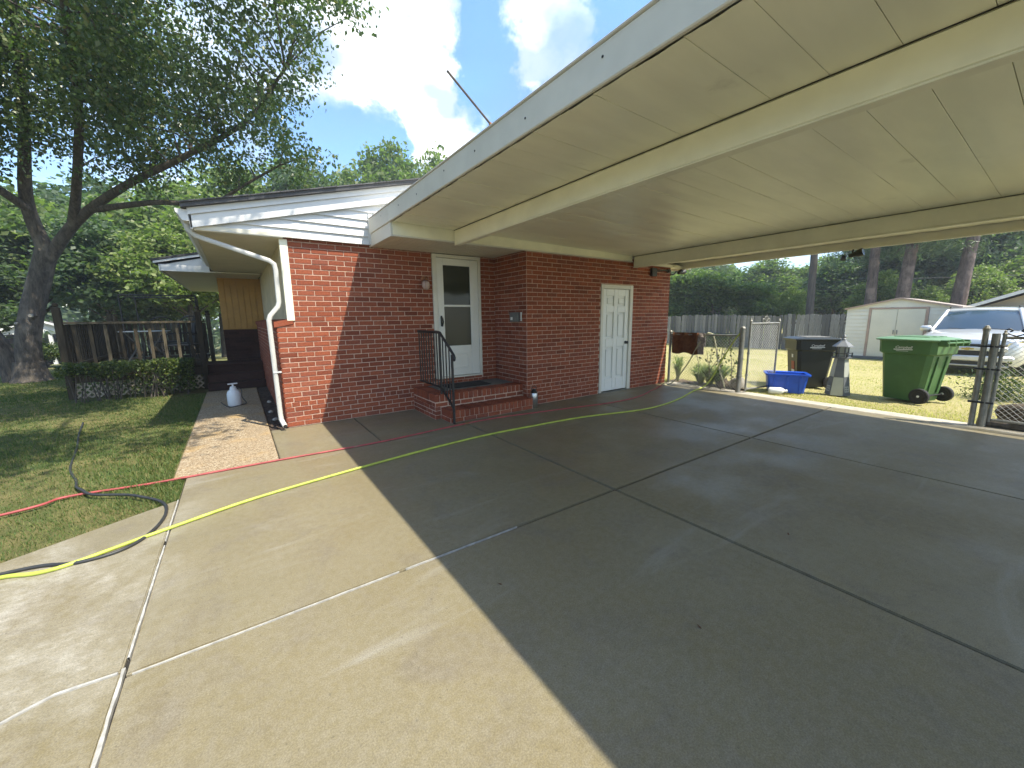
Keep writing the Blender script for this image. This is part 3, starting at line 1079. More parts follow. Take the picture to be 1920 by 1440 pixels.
def porch_wing():
    # the wing that closes the porch, its low roof and the back of the house
    MB().box((-0.25, 11.5, 0.5), (0.95, 11.7, 1.22)).build('wall', 'shade_dark_brick', house)
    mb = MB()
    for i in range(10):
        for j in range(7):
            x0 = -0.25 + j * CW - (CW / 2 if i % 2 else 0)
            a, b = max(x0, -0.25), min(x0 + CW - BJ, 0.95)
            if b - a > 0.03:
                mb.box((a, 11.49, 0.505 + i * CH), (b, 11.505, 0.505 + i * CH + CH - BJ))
    tag(mb.build('bricks', 'shade_dark_brick', house), kind='stuff')
    MB().box((-0.25, 11.52, 1.222), (0.95, 11.7, 2.42)).build('wall', 'tan_siding', house)
    for k in range(8):
        x = -0.245 + k * 0.12
        MB().bevel_box((x, 11.495, 1.235), (x + 0.112, 11.515, 2.415), 0.003).build('siding_board', 'tan_siding', house)
    MB().box((-0.245, 11.7, 0.0), (-0.05, 16.0, 2.42)).build('wall', 'beige_siding', house)
    MB().box((-0.25, 15.8, 0.0), (7.4, 16.0, 2.5)).build('wall', 'mortar', house)
    # porch roof running on past the main eave
    MB().box((-1.05, 10.33, 2.405), (0.55, 17.0, 2.43)).build('soffit_board', 'soffit_vinyl', house)
    MB().bevel_box((-1.075, 10.30, 2.40), (-0.318, 10.325, 2.525), 0.003).build('fascia_board', 'white_vinyl', house)
    MB().bevel_box((-1.10, 10.30, 2.40), (-1.078, 17.0, 2.525), 0.003).build('fascia_board', 'white_vinyl', house)
    MB().prism([(-1.02, 10.36, 2.53), (-0.2, 10.36, 2.53), (-0.2, 10.36, 2.745)], (0, 0.03, 0)).build('gable_panel', 'white_vinyl', house)
    MB().prism([(-1.20, 10.24, 2.572), (0.1, 10.24, 2.88), (0.1, 10.24, 2.925), (-1.20, 10.24, 2.61)], (0, 6.8, 0)).build('roof', 'shingle', house)
    MB().prism([(-1.17, 10.26, 2.535), (-0.31, 10.26, 2.74), (-0.31, 10.26, 2.78), (-1.17, 10.26, 2.572)], (0, 0.03, 0)).build('rake_board', 'white_vinyl', house)
    # raised porch floor with brick front, its deep shade put into the colour
    MB().bevel_box((-0.62, 10.62, 0.44), (0.42, 11.48, 0.50), 0.01).build('porch_floor', 'shade_dark_brick', house)
    MB().box((-0.60, 10.66, 0.0), (0.42, 11.49, 0.44)).build('porch_base', 'shade_dark_brick', house)
    MB().bevel_box((-0.60, 10.36, 0.0), (0.42, 10.655, 0.30), 0.01).build('porch_step', 'shade_dark_brick', house)
    MB().bevel_box((-0.60, 10.06, 0.0), (0.42, 10.355, 0.15), 0.01).build('porch_step', 'shade_dark_brick', house)


porch_wing()


def doors():
    # storm door
    fr = MB()
    for lo, hi in [((2.602, 5.885, 0.455), (2.672, 5.985, 2.425)), ((3.422, 5.885, 0.455), (3.468, 5.985, 2.425)), ((2.673, 5.885, 2.372), (3.421, 5.985, 2.425))]:
        fr.bevel_box(lo, hi, 0.004)
    fr.bevel_box((2.612, 5.87, 0.447), (3.458, 5.985, 0.475), 0.004)
    f = fr.build('door_frame', 'white_paint', house)
    d = MB()
    d.bevel_box((2.676, 5.90, 0.482), (2.788, 5.935, 2.368), 0.004)
    d.bevel_box((3.272, 5.90, 0.482), (3.418, 5.935, 2.368), 0.004)
    d.bevel_box((2.789, 5.901, 2.262), (3.271, 5.935, 2.368), 0.004)
    d.bevel_box((2.789, 5.901, 0.482), (3.271, 5.934, 0.98), 0.004)
    d.bevel_box((2.789, 5.898, 1.612), (3.271, 5.937, 1.645), 0.004)
    door = d.build('screen_door', 'screen_door_white', house)
    MB().box((2.785, 5.917, 1.64), (3.275, 5.922, 2.266)).build('pane', 'door_glass', door)
    MB().box((2.785, 5.915, 0.975), (3.275, 5.920, 1.616)).build('pane', 'lower_glass', door)
    for lo, hi in [((2.86, 5.888, 0.60), (3.20, 5.9005, 0.617)), ((2.86, 5.888, 0.833), (3.20, 5.9005, 0.85)), ((2.86, 5.888, 0.6175), (2.877, 5.9005, 0.8325)), ((3.183, 5.888, 0.6175), (3.20, 5.9005, 0.8325))]:
        MB().bevel_box(lo, hi, 0.003).build('panel_moulding', 'screen_door_white', door)
    h = MB().bevel_box((2.712, 5.885, 1.30), (2.742, 5.90, 1.47), 0.005)
    h.tube([(2.727, 5.885, 1.45), (2.727, 5.85, 1.43), (2.735, 5.845, 1.37), (2.727, 5.872, 1.30)], 0.010, 6)
    h.build('handle', 'black_plastic', door)
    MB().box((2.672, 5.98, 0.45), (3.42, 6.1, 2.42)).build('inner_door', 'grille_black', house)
    # white six panel door into the store room
    fr = MB()
    fr.bevel_box((GD0 + 0.003, 4.975, 0.012), (GD0 + 0.06, 5.10, GDZ - 0.003), 0.004)
    fr.bevel_box((GD1 - 0.085, 4.975, 0.012), (GD1 - 0.003, 5.10, GDZ - 0.003), 0.004)
    fr.bevel_box((GD0 + 0.0605, 4.976, GDZ - 0.075), (GD1 - 0.0855, 5.10, GDZ - 0.004), 0.004)
    fr.build('door_frame', 'white_paint', house)
    x0, x1, z0, z1 = GD0 + 0.062, GD1 - 0.088, 0.03, GDZ - 0.078
    d = MB()
    cols = [(x0 + 0.105, x0 + 0.315), (x1 - 0.315, x1 - 0.105)]
    rows = [(0.27, 0.86), (1.02, 1.50), (1.62, 1.80)]
    d.box((x0, 5.035, z0), (x1, 5.06, z1))
    # stiles and rails stand proud, leaving six recesses
    xs = [x0, cols[0][0], cols[0][1], cols[1][0], cols[1][1], x1]
    for a, b in [(xs[0], xs[1]), (xs[2], xs[3]), (xs[4], xs[5])]:
        d.bevel_box((a, 5.005, z0), (b, 5.0365, z1), 0.006)
    zz = [z0, rows[0][0], rows[0][1], rows[1][0], rows[1][1], rows[2][0], rows[2][1], z1]
    for a, b in [(zz[0], zz[1]), (zz[2], zz[3]), (zz[4], zz[5]), (zz[6], zz[7])]:
        for c in cols:
            d.bevel_box((c[0] + 0.001, 5.0056, a), (c[1] - 0.001, 5.0362, b), 0.006)
    gd = d.build('panel_door', 'door_white', house)
    for c in cols:
        for r in rows:
            MB().bevel_box((c[0] + 0.035, 5.013, r[0] + 0.035), (c[1] - 0.035, 5.0345, r[1] - 0.035), 0.010).build('door_panel', 'door_white', gd)
    kn = MB()
    My = Matrix.Translation((x1 - 0.065, 5.005, 0.93)) @ Matrix.Rotation(math.pi / 2, 4, 'X')
    kn.lathe([(0.0, 0.0), (0.03, 0.0), (0.03, 0.008), (0.012, 0.012), (0.012, 0.03), (0.027, 0.04), (0.028, 0.055), (0.016, 0.066), (0.0, 0.067)], seg=12, M=My)
    kn.build('knob', 'black_iron', gd, smooth=40)
    MB().bevel_box((GD0, 4.96, 0.0035), (GD1, 5.05, 0.011), 0.002).build('threshold', 'galvanised', house)


doors()

# ------------------------------------------------------------------ carport
def zc(x):
    return 2.600 - 0.0147 * (x - 1.68)


def carport():
    cp = thing('carport', 'flat white carport roof with cream ceiling panels and beams over the driveway', 'carport', (4.6, 1.0, 0))
    W = 0.262
    y = 0.867 - 19 * W
    k = 0
    while y < 4.95:
        y1 = min(y + W, 4.962)
        g = 0.0016
        x0, x1 = 1.70, 7.83
        dz = random.uniform(-0.003, 0.003)
        # each pan bows slightly and carries fine pressed ribs
        prof = []
        n = 8
        for i in range(n + 1):
            t = i / n
            yy = y + g + (y1 - y - 2 * g) * t
            zz = 0.004 * math.sin(math.pi * t) - 0.0020 * (1 if i in (2, 6) else 0)
            prof.append((yy, -zz))
        vs, fs = [], []
        nx = 14
        for i in range(nx + 1):
            x = x0 + (x1 - x0) * i / nx
            sag = random.uniform(-0.0022, 0.0022)
            for (yy, zz) in prof:
                vs.append((x, yy, zc(x) + zz + dz + sag + 0.004))
        m = n + 1
        for i in range(nx):
            for j in range(n):
                fs.append((i * m + j, (i + 1) * m + j, (i + 1) * m + j + 1, i * m + j + 1))
        # turned up seams
        for jj, s in ((0, 1), (n, -1)):
            b = len(vs)
            for i in range(nx + 1):
                p = vs[i * m + jj]
                vs.append((p[0], p[1], p[2] + 0.05))
            for i in range(nx):
                fs.append((i * m + jj, (i + 1) * m + jj, b + i + 1, b + i))
        MB().add(vs, fs).build('ceiling_panel', 'ceiling_paint', cp, smooth=30)
        y += W
        k += 1
    vs = [(1.69, -4, zc(1.69) + 0.08), (7.84, -4, zc(7.84) + 0.08), (7.84, 5.79, zc(7.84) + 0.08), (1.69, 5.79, zc(1.69) + 0.08)]
    MB().prism(vs, (0, 0, 0.05)).build('roof_deck', 'white_paint', cp)
    # near fascia in two lengths, butted by the house
    MB().bevel_box((1.655, -4.02, 2.596), (1.684, 4.972, 2.782), 0.006).build('fascia_board', 'white_paint', cp)
    MB().bevel_box((1.653, 4.978, 2.594), (1.684, 5.80, 2.784), 0.006).build('fascia_board', 'white_paint', cp)
    MB().bevel_box((1.640, -4.02, 2.7825), (1.70, 5.80, 2.792), 0.003).build('drip_edge', 'white_vinyl', cp)
    for i, yy in enumerate([0.9, 1.55, 2.2, 2.85, 3.4, 4.05, 4.6, 5.25]):
        My = Matrix.Translation((1.6545, yy, 2.70 + 0.02 * math.sin(i * 2.1))) @ Matrix.Rotation(-math.pi / 2, 4, 'Y')
        MB().lathe([(0, 0), (0.007, 0), (0.007, 0.003), (0, 0.004)], seg=8, M=My).build('bolt', 'black_iron', cp)
    # beams
    for x0, x1, h, mat in [(2.525, 2.60, 0.178, 'cream_paint'), (6.25, 6.34, 0.19, 'cream_paint')]:
        zt = zc((x0 + x1) / 2) - 0.006
        bb = MB()
        bb.bevel_box((x0, -4.0, zt - h), (x1, 4.952, zt), 0.008)
        b = bb.build('beam', mat, cp)
        MB().bevel_box((x0 - 0.006, -4.0, zt - h - 0.012), (x0 + 0.012, 4.95, zt - h - 0.0005), 0.003).build('beam_lip', mat, b)
        MB().bevel_box((x0 + 0.018, -4.0, zt - h - 0.008), (x1 + 0.01, 4.95, zt - h - 0.0005), 0.002).build('beam_lip', mat, b)
    # far edge
    MB().bevel_box((7.835, -4.02, 2.385), (7.862, 5.80, 2.66), 0.006).build('fascia_board', 'white_paint', cp)
    MB().bevel_box((7.80, -4.02, 2.383), (7.8345, 4.9, 2.41), 0.004).build('fascia_lip', 'white_paint', cp)
    MB().bevel_box((1.685, -4.045, 2.50), (7.834, -4.021, 2.78), 0.006).build('fascia_board', 'white_paint', cp)
    for x in (2.56, 6.295):
        MB().bevel_box((x - 0.05, -3.2, 0.0), (x + 0.05, -3.1, zc(x) - 0.19), 0.008).build('post', 'white_paint', cp)
    # thin dark seam over each beam
    for x in (2.52, 6.245):
        MB().box((x + 0.002, -4.0, zc(x) - 0.008), (x + 0.0045, 4.95, zc(x) - 0.003)).build('seam', 'joint_gap', cp)


carport()

# ------------------------------------------------------------------ entry steps, rail, mat
def steps():
    st = thing('brick_steps', 'two brick entry steps with grey landing below the storm door', 'steps', (2.97, 5.4, 0))
    core = MB()
    core.box((2.206, 5.0925, 0.0), (3.755, 5.915, 0.3455))
    core.box((2.293, 4.784, 0.0), (3.72, 5.0920, 0.160))
    c = core.build('core', 'mortar', st)
    MB().box((2.42, 5.30, 0.3458), (3.756, 5.91, 0.3525)).build('landing', 'landing_grey', st)

    def blk(lo, hi):
        MB().bevel_box(lo, hi, 0.004).build('brick', 'brick', st)
    j = lambda: random.uniform(-0.003, 0.003)
    # landing: rowlock border on the front and the open side
    n = 20
    w = (3.755 - 2.20) / n
    for i in range(n):
        x = 2.20 + i * w
        blk((x + 0.004, 5.085 + j(), 0.252), (x + w - 0.006, 5.295, 0.362 + j()))
    n = 8
    w = (5.91 - 5.30) / n
    for i in range(n):
        y = 5.30 + i * w
        blk((2.198 + j(), y + 0.004, 0.252), (2.415, y + w - 0.006, 0.362 + j()))
    for row in range(4):
        z = 0.0 + row * 0.0625 - (0.008 if row == 3 else 0)
        off = 0.1 if row % 2 else 0
        y = 5.905
        while y > 5.1:
            a = max(y - 0.2 + (off if y > 5.9 else 0), 5.092)
            if y - a > 0.03:
                blk((2.203 + j(), a + 0.005, z + 0.004), (2.225, y - 0.005, z + 0.057))
            y = a
        if row < 3:
            blk((2.205, 5.086 + j(), z + 0.004), (2.283, 5.105, z + 0.057))
        if row == 3:
            x = 2.205
            while x < 3.74:
                b = min(x + 0.2, 3.752)
                blk((x + 0.004, 5.088 + j(), z + 0.004), (b - 0.006, 5.105, z + 0.057))
                x += 0.203
    # lower tread
    n = 19
    w = (3.72 - 2.285) / n
    for i in range(n):
        x = 2.285 + i * w
        blk((x + 0.004, 4.775 + j(), 0.066), (x + w - 0.006, 5.08, 0.172 + j()))
    x = 2.29
    while x < 3.70:
        blk((x + 0.004, 4.774 + j(), 0.006), (min(x + 0.2, 3.72) - 0.006, 4.805, 0.060))
        x += 0.203
    for z in (0.006,):
        blk((2.283, 4.80, z), (2.305, 4.935, z + 0.054))
        blk((2.285, 4.945, z), (2.305, 5.085, z + 0.054))


steps()


def railing():
    r = thing('stair_railing', 'black wrought iron handrail with thin balusters beside the brick steps', 'railing', (2.31, 5.3, 0))
    X = 2.315
    top = spline([(X, 5.88, 1.235), (X, 5.5, 1.235), (X, 5.12, 1.235), (X, 5.02, 1.19), (X, 4.72, 0.98), (X, 4.655, 0.92), (X, 4.665, 0.885), (X, 4.70, 0.90)], 6)
    MB().tube(top, 0.016, 8, flat=1.3).build('handrail', 'black_iron', r, smooth=50)
    MB().bevel_box((X - 0.014, 5.10, 0.45), (X + 0.014, 5.88, 0.472), 0.003).build('bottom_rail', 'black_iron', r)
    MB().prism([(X - 0.012, 5.11, 0.46), (X - 0.012, 4.72, 0.20), (X - 0.012, 4.72, 0.222), (X - 0.012, 5.11, 0.482)], (0.024, 0, 0)).build('bottom_rail', 'black_iron', r)
    MB().bevel_box((X - 0.014, 4.712, 0.0), (X + 0.014, 4.740, 0.95), 0.003).build('newel_post', 'black_iron', r)
    MB().bevel_box((X - 0.014, 5.086, 0.36), (X + 0.014, 5.114, 1.225), 0.003).build('newel_post', 'black_iron', r)
    for i in range(8):
        y = 5.20 + i * 0.093
        MB().box((X - 0.007, y - 0.007, 0.472), (X + 0.007, y + 0.007, 1.222)).build('baluster', 'black_iron', r)
    for y in (5.005, 4.91, 4.815):
        t = (5.02 - y) / 0.3
        MB().box((X - 0.007, y - 0.007, 0.47 - (5.10 - y) * 0.66), (X + 0.007, y + 0.007, 1.17 - 0.20 * t)).build('baluster', 'black_iron', r)


railing()
tag(MB().bevel_box((2.62, 5.42, 0.353), (3.35, 5.80, 0.366), 0.004).build('doormat', 'mat_black'), 'thin black rubber doormat on the grey landing', 'doormat')


def bottle():
    t = thing('steel_bottle', 'brushed steel flask with black lid standing beside the brick steps', 'bottle', (3.80, 4.86, 0.001))
    MB().lathe([(0, 0), (0.055, 0), (0.06, 0.006), (0.06, 0.215), (0.054, 0.235), (0.0, 0.236)], seg=20).build('body', 'steel', t, local=True, smooth=40)
    MB().lathe([(0, 0.236), (0.05, 0.236), (0.05, 0.262), (0.03, 0.28), (0.022, 0.30), (0, 0.302)], seg=16).build('lid', 'black_plastic', t, local=True, smooth=40)
    MB().tube(spline([(-0.035, 0, 0.27), (-0.045, 0, 0.32), (0, 0, 0.345), (0.045, 0, 0.32), (0.035, 0, 0.27)], 5), 0.006, 6).build('handle', 'black_plastic', t, local=True)


bottle()


def wall_fixtures():
    t = thing('wall_lantern', 'small brass and glass lantern on the brick beside the storm door', 'wall lamp', (2.455, 5.905, 1.86))
    MB().lathe([(0, 0), (0.045, 0), (0.045, 0.012), (0.02, 0.02), (0, 0.021)], c=(0, 0, 0), seg=14, M=Matrix.Translation((0, -0.001, 0.17)) @ Matrix.Rotation(math.pi / 2, 4, 'X')).build('backplate', 'lamp_brass', t, local=True, smooth=40)
    MB().tube(spline([(0, -0.02, 0.17), (0, -0.05, 0.20), (0, -0.085, 0.19), (0, -0.09, 0.165)], 6), 0.008, 6).build('arm', 'lamp_brass', t, local=True, smooth=50)
    MB().lathe([(0, 0.0), (0.035, 0.005), (0.058, 0.04), (0.062, 0.08), (0.05, 0.12), (0.03, 0.14), (0, 0.141)], c=(0, -0.09, 0.0), seg=12).build('globe', 'lamp_glass', t, local=True, smooth=60)
    MB().lathe([(0, 0.141), (0.045, 0.141), (0.03, 0.165), (0.012, 0.185), (0, 0.20)], c=(0, -0.09, 0.0), seg=12).build('cap', 'lamp_brass', t, local=True, smooth=40)
    for k in range(6):
        a = k * math.pi / 3
        MB().tube([(0.040 * math.cos(a), -0.09 + 0.040 * math.sin(a), 0.005), (0.066 * math.cos(a), -0.09 + 0.066 * math.sin(a), 0.06), (0.052 * math.cos(a), -0.09 + 0.052 * math.sin(a), 0.125), (0.034 * math.cos(a), -0.09 + 0.034 * math.sin(a), 0.143)], 0.003, 4).build('rib', 'lamp_brass', t, local=True)
    t = thing('mailbox', 'small dark wall mailbox with white card on the brick recess wall', 'mailbox', (3.755, 5.27, 1.36))
    MB().bevel_box((-0.055, -0.11, 0.0), (0.0, 0.11, 0.14), 0.006).build('box', 'landing_grey', t, local=True)
    MB().bevel_box((-0.06, -0.115, 0.1405), (0.0, 0.115, 0.15), 0.003).build('lid', 'landing_grey', t, local=True)
    MB().box((-0.0585, 0.02, 0.03), (-0.0555, 0.075, 0.075)).build('card', 'stamp_white', t, local=True)
    MB().box((-0.02, -0.175, 0.01), (-0.012, -0.15, 0.15)).build('flag', 'stamp_white', t, local=True)
    t = thing('wall_floodlight', 'black lamp bracket with horizontal arm high on the brick under the eave', 'floodlight', (6.88, 4.985, 2.20))
    MB().bevel_box((-0.08, -0.06, 0.0), (0.08, 0.0, 0.16), 0.01).build('housing', 'black_iron', t, local=True)
    MB().tube([(0.07, -0.04, 0.10), (0.30, -0.06, 0.13), (0.42, -0.05, 0.125)], 0.015, 6).build('arm', 'black_iron', t, local=True)
    MB().lathe([(0, 0), (0.035, 0), (0.04, 0.06), (0.02, 0.09), (0, 0.09)], seg=10, M=Matrix.Translation((0.42, -0.05, 0.125)) @ Matrix.Rotation(math.pi / 2, 4, 'Y')).build('head', 'black_iron', t, local=True)
    t = thing('corner_floodlight', 'black twin floodlight sticking out from the garage corner under the eave', 'floodlight', (7.50, 4.99, 2.28))
    MB().tube(spline([(0, 0, -0.02), (0.09, -0.02, 0.0), (0.14, -0.02, 0.05), (0.24, -0.03, 0.06)], 5), 0.014, 6).build('arm', 'black_iron', t, local=True)
    for dx, dz in ((0.22, 0.03), (0.34, 0.035)):
        MB().lathe([(0, 0), (0.03, 0), (0.05, 0.05), (0.05, 0.10), (0, 0.10)], seg=10, M=Matrix.Translation((dx, -0.03, dz)) @ Matrix.Rotation(R_(70), 4, 'Y')).build('head', 'black_iron', t, local=True)
    t = thing('carport_spotlight', 'black spotlight clipped to the far edge of the carport roof', 'spotlight', (7.80, 2.12, 2.385))
    MB().tube([(0, 0, 0.0), (-0.01, 0, -0.06)], 0.012, 6).build('bracket', 'black_plastic', t, local=True)
    MB().lathe([(0, -0.02), (0.03, -0.02), (0.035, 0.05), (0.055, 0.09), (0.058, 0.15), (0, 0.14)], seg=14, M=Matrix.Translation((-0.01, 0.02, -0.085)) @ Matrix.Rotation(R_(75), 4, 'X')).build('head', 'black_plastic', t, local=True, smooth=40)
    MB().lathe([(0, 0), (0.035, 0), (0.035, 0.05), (0, 0.05)], seg=10, M=Matrix.Translation((0.0, 0.11, -0.13)) @ Matrix.Rotation(R_(30), 4, 'Y')).build('sensor', 'black_plastic', t, local=True)
    MB().tube(spline([(0, 0.30, 0.02), (0, 0.32, -0.06), (-0.01, 0.29, -0.16)], 6), 0.003, 4).build('cable', 'black_plastic', t, local=True)
    # mast leaning over the roof
    t = thing('roof_mast', 'thin grey leaning antenna mast standing above the carport roof', 'antenna', (3.78, 6.0, 4.35))
    a, b = Vector((3.86, 6.0, 4.53)), Vector((3.05, 6.0, 5.12))
    d = (b - a)
    MB().tube([a - d * 1.92, a], 0.022, 8).build('sleeve', 'galvanised', t)
    MB().tube([a - d * 0.05, b], 0.017, 8).build('pole', 'pole_wood', t)
    MB().tube([a - d * 0.02, a + d * 0.10], 0.027, 10).build('coupling', 'lamp_brass', t)
    MB().tube([b, b + d * 0.02], 0.019, 8).build('cap', 'black_plastic', t)


wall_fixtures()
# ------------------------------------------------------------------ hoses on the drive
def hose(name, pts, rad, mat, label, coupling=None):
    path = spline(pts, 12)
    rr = random.Random(len(pts))
    ph = rr.uniform(0, 6)
    path = [p + Vector((0.006 * math.sin(i * 0.37 + ph), 0.008 * math.sin(i * 0.23 + ph * 2), 0)) for i, p in enumerate(path)]
    t = thing(name, label, 'hose', tuple(path[0]))
    MB().tube(path, rad, 8).build('tube', mat, t, smooth=60)
    for k in coupling or ():
        a, b = path[k], path[k + 1]
        d = (b - a).normalized()
        MB().tube([a - d * 0.03, a + d * 0.03], rad * 1.35, 10).build('coupling', 'lamp_brass', t)
    return t


r = 0.0105
hose('garden_hose', [(-3.2, 4.25, r), (-1.6, 4.40, r + 0.015), (-1.27, 4.56, r + 0.012), (-0.71, 4.545, r), (0.2, 4.53, r), (1.17, 4.52, r), (2.24, 4.60, r), (3.0, 4.62, r), (3.8, 4.50, r), (4.93, 4.315, r), (5.78, 4.36, r), (6.5, 4.58, r), (7.10, 4.80, r)], r, 'red_hose', 'red garden hose running across the drive past the brick steps', (75,))
r = 0.0125
hose('pressure_hose', [(-3.0, 3.3, r), (-1.6, 3.33, r), (-1.24, 3.298, r), (-1.02, 3.247, r), (-0.575, 3.416, r), (0.06, 3.655, r), (0.975, 3.835, r), (2.29, 3.985, r), (3.2, 3.97, r), (4.0, 3.885, r), (4.9, 3.70, r), (5.5, 3.68, r), (6.2, 3.82, r), (6.9, 4.02, r), (7.35, 4.0, 0.10), (7.50, 3.85, 0.5), (7.52, 3.62, 0.95), (7.55, 3.55, 1.1)], r, 'yellow_hose', 'bright yellow green hose snaking across the drive to the gate post')
r = 0.011
hose('black_hose', [(-1.95, 8.0, r), (-1.72, 6.8, r), (-1.5, 5.6, r), (-1.33, 5.0, r), (-1.23, 4.66, r + 0.025), (-1.1, 4.45, r + 0.03), (-0.84, 4.25, r + 0.02), (-0.647, 4.03, r), (-0.575, 3.76, r), (-0.669, 3.34, r), (-0.913, 3.255, r), (-1.16, 3.34, r), (-1.8, 3.38, r)], r, 'black_hose', 'thin black hose curling from the grass onto the drive corner')
hose('draped_hose', [(7.12, 4.80, 0.0125), (7.36, 4.72, 0.06), (7.50, 4.50, 0.45), (7.53, 4.30, 0.85), (7.55, 4.18, 1.05), (7.58, 4.12, 1.085), (7.62, 4.06, 1.0), (7.62, 3.95, 0.6), (7.64, 3.85, 0.2), (7.68, 3.8, 0.03)], 0.013, 'old_hose', 'dull beige hose draped over the chain link fence rail')

# ------------------------------------------------------------------ small things by the side wall
def sprayer():
    t = thing('garden_sprayer', 'white plastic pump sprayer with black hose standing on the pebble walk', 'sprayer', (-0.15, 8.05, 0.006), 0.3)
    MB().lathe([(0, 0), (0.085, 0), (0.10, 0.02), (0.10, 0.20), (0.085, 0.25), (0.05, 0.28), (0.05, 0.30), (0, 0.30)], seg=18).build('tank', 'jug_white', t, local=True, smooth=45)
    MB().lathe([(0, 0.30), (0.045, 0.30), (0.045, 0.325), (0.015, 0.335), (0.012, 0.37), (0, 0.37)], seg=12).build('pump', 'jug_white', t, local=True, smooth=40)
    MB().tube([(-0.07, 0, 0.375), (0.07, 0, 0.375)], 0.012, 8).build('handle', 'jug_white', t, local=True)
    MB().tube(spline([(0.04, -0.04, 0.31), (0.09, -0.09, 0.27), (0.08, -0.115, 0.15), (0.13, -0.12, 0.05), (0.10, -0.06, 0.012), (-0.12, -0.13, 0.012), (-0.2, -0.02, 0.09)], 6), 0.008, 6).build('hose', 'black_hose', t, local=True)


sprayer()
for i, (x, y) in enumerate([(0.33, 6.5), (0.31, 7.1), (0.34, 8.0)]):
    me = MB()
    bm = bmesh.new()
    bmesh.ops.create_icosphere(bm, subdivisions=2, radius=1)
    for v in bm.verts:
        k = 1 + 0.18 * math.sin(v.co.x * 4 + i) * math.cos(v.co.y * 3)
        v.co = Vector((v.co.x * 0.04 * k, v.co.y * 0.045 * k, v.co.z * 0.024 * k))
    me.from_bm(bm, Matrix.Translation((x, y, 0.012)))
    lab = ['pale round stone nearest the downspout in the mulch strip', 'second pale stone from the downspout in the mulch strip', 'pale stone farthest from the downspout in the mulch strip'][i]
    tag(me.build('edging_stone', 'stone', smooth=60), lab, 'stone', 'pale stones in the mulch strip')

for i, (x, y, a, lab) in enumerate([(2.84, 0.92, 0.4, 'small brown fallen leaf in shade on the near right drive panel'), (1.62, 0.83, 1.3, 'thin dark twig of a leaf in shade near the drive centre'), (1.03, 1.62, 2.2, 'tiny pale fallen leaf on the sunlit drive beside the shadow edge')]):
    pts = [(-0.013, 0, 0.003), (-0.003, 0.006, 0.005), (0.011, 0.002, 0.008), (0.015, 0, 0.005), (0.010, -0.003, 0.003), (-0.004, -0.005, 0.003)]
    o = MB().prism(pts, (0, 0, 0.0012)).build('fallen_leaf', 'rug_brown')
    o.matrix_basis = Matrix.Translation((x, y, 0.0)) @ Matrix.Rotation(a, 4, 'Z')
    tag(o, lab, 'leaf', 'fallen leaves on the drive')

# ------------------------------------------------------------------ chain link fence and gates
def link_mesh(o, u, w, h, z0, step=0.058, r=0.0026):
    """two families of diagonal wires filling a w by h panel"""
    o, u = Vector(o), Vector(u)
    mb = MB()
    n = Vector((-u.y, u.x, 0))
    for fam in (1, -1):
        s = -h if fam > 0 else 0.0
        while s < (w if fam > 0 else w + h):
            # line: a = s + fam*z
            z_lo, z_hi = 0.0, h
            if fam > 0:
                z_lo = max(0.0, -s); z_hi = min(h, w - s)
            else:
                z_lo = max(0.0, s - w); z_hi = min(h, s)
            if z_hi - z_lo > 0.02:
                a = o + u * (s + fam * z_lo) + Vector((0, 0, z0 + z_lo)) + n * 0.002 * fam
                b = o + u * (s + fam * z_hi) + Vector((0, 0, z0 + z_hi)) + n * 0.002 * fam
                mb.tube([a, b], r, 3, cap=False)
            s += step
    return mb


def gate_panel(name, label, o, u, w, z0, z1, ornament=False):
    o, u = Vector(o), Vector(u).normalized()
    t = thing(name, label, 'gate', (o.x, o.y, 0))
    P = lambda a, z: o + u * a + Vector((0, 0, z))
    for a in (0.0, w):
        MB().tube([P(a, z0 - 0.03), P(a, z1 + 0.03)], 0.018, 8).build('frame_post', 'galvanised', t)
        MB().lathe([(0, 0), (0.024, 0), (0.024, 0.02), (0.012, 0.035), (0.014, 0.05), (0, 0.062)], c=tuple(P(a, z1 + 0.03)), seg=10).build('finial', 'galvanised', t)
    MB().tube([P(0.018, z1), P(w - 0.018, z1)], 0.017, 8).build('top_rail', 'galvanised', t)
    MB().tube([P(0.018, z0), P(w - 0.018, z0)], 0.017, 8).build('bottom_rail', 'galvanised', t)
    tag(link_mesh(o + u * 0.02, u, w - 0.04, z1 - z0, z0).build('link_mesh', 'fence_wire', t), kind='stuff')
    if ornament:
        m = MB()
        c = w * 0.52
        for s in (-1, 1):
            m.tube(spline([P(c + s * 0.02, z1 + 0.01), P(c + s * 0.09, z1 + 0.03), P(c + s * 0.10, z1 + 0.075), P(c + s * 0.065, z1 + 0.085), P(c + s * 0.06, z1 + 0.055)], 6), 0.008, 6)
            m.tube(spline([P(c, z1 + 0.015), P(c + s * 0.045, z1 + 0.09), P(c + s * 0.015, z1 + 0.135)], 6), 0.008, 6)
        m.tube([P(c, z1 + 0.01), P(c, z1 + 0.17)], 0.008, 6)
        m.build('scroll_ornament', 'galvanised', t)
    for z in (z0 + 0.25, (z0 + z1) / 2 + 0.05, z1 - 0.2):
        MB().lathe([(0.019, 0), (0.026, 0), (0.026, 0.03), (0.019, 0.03)], c=tuple(P(0, z)), seg=10).build('band', 'galvanised', t)
    return t


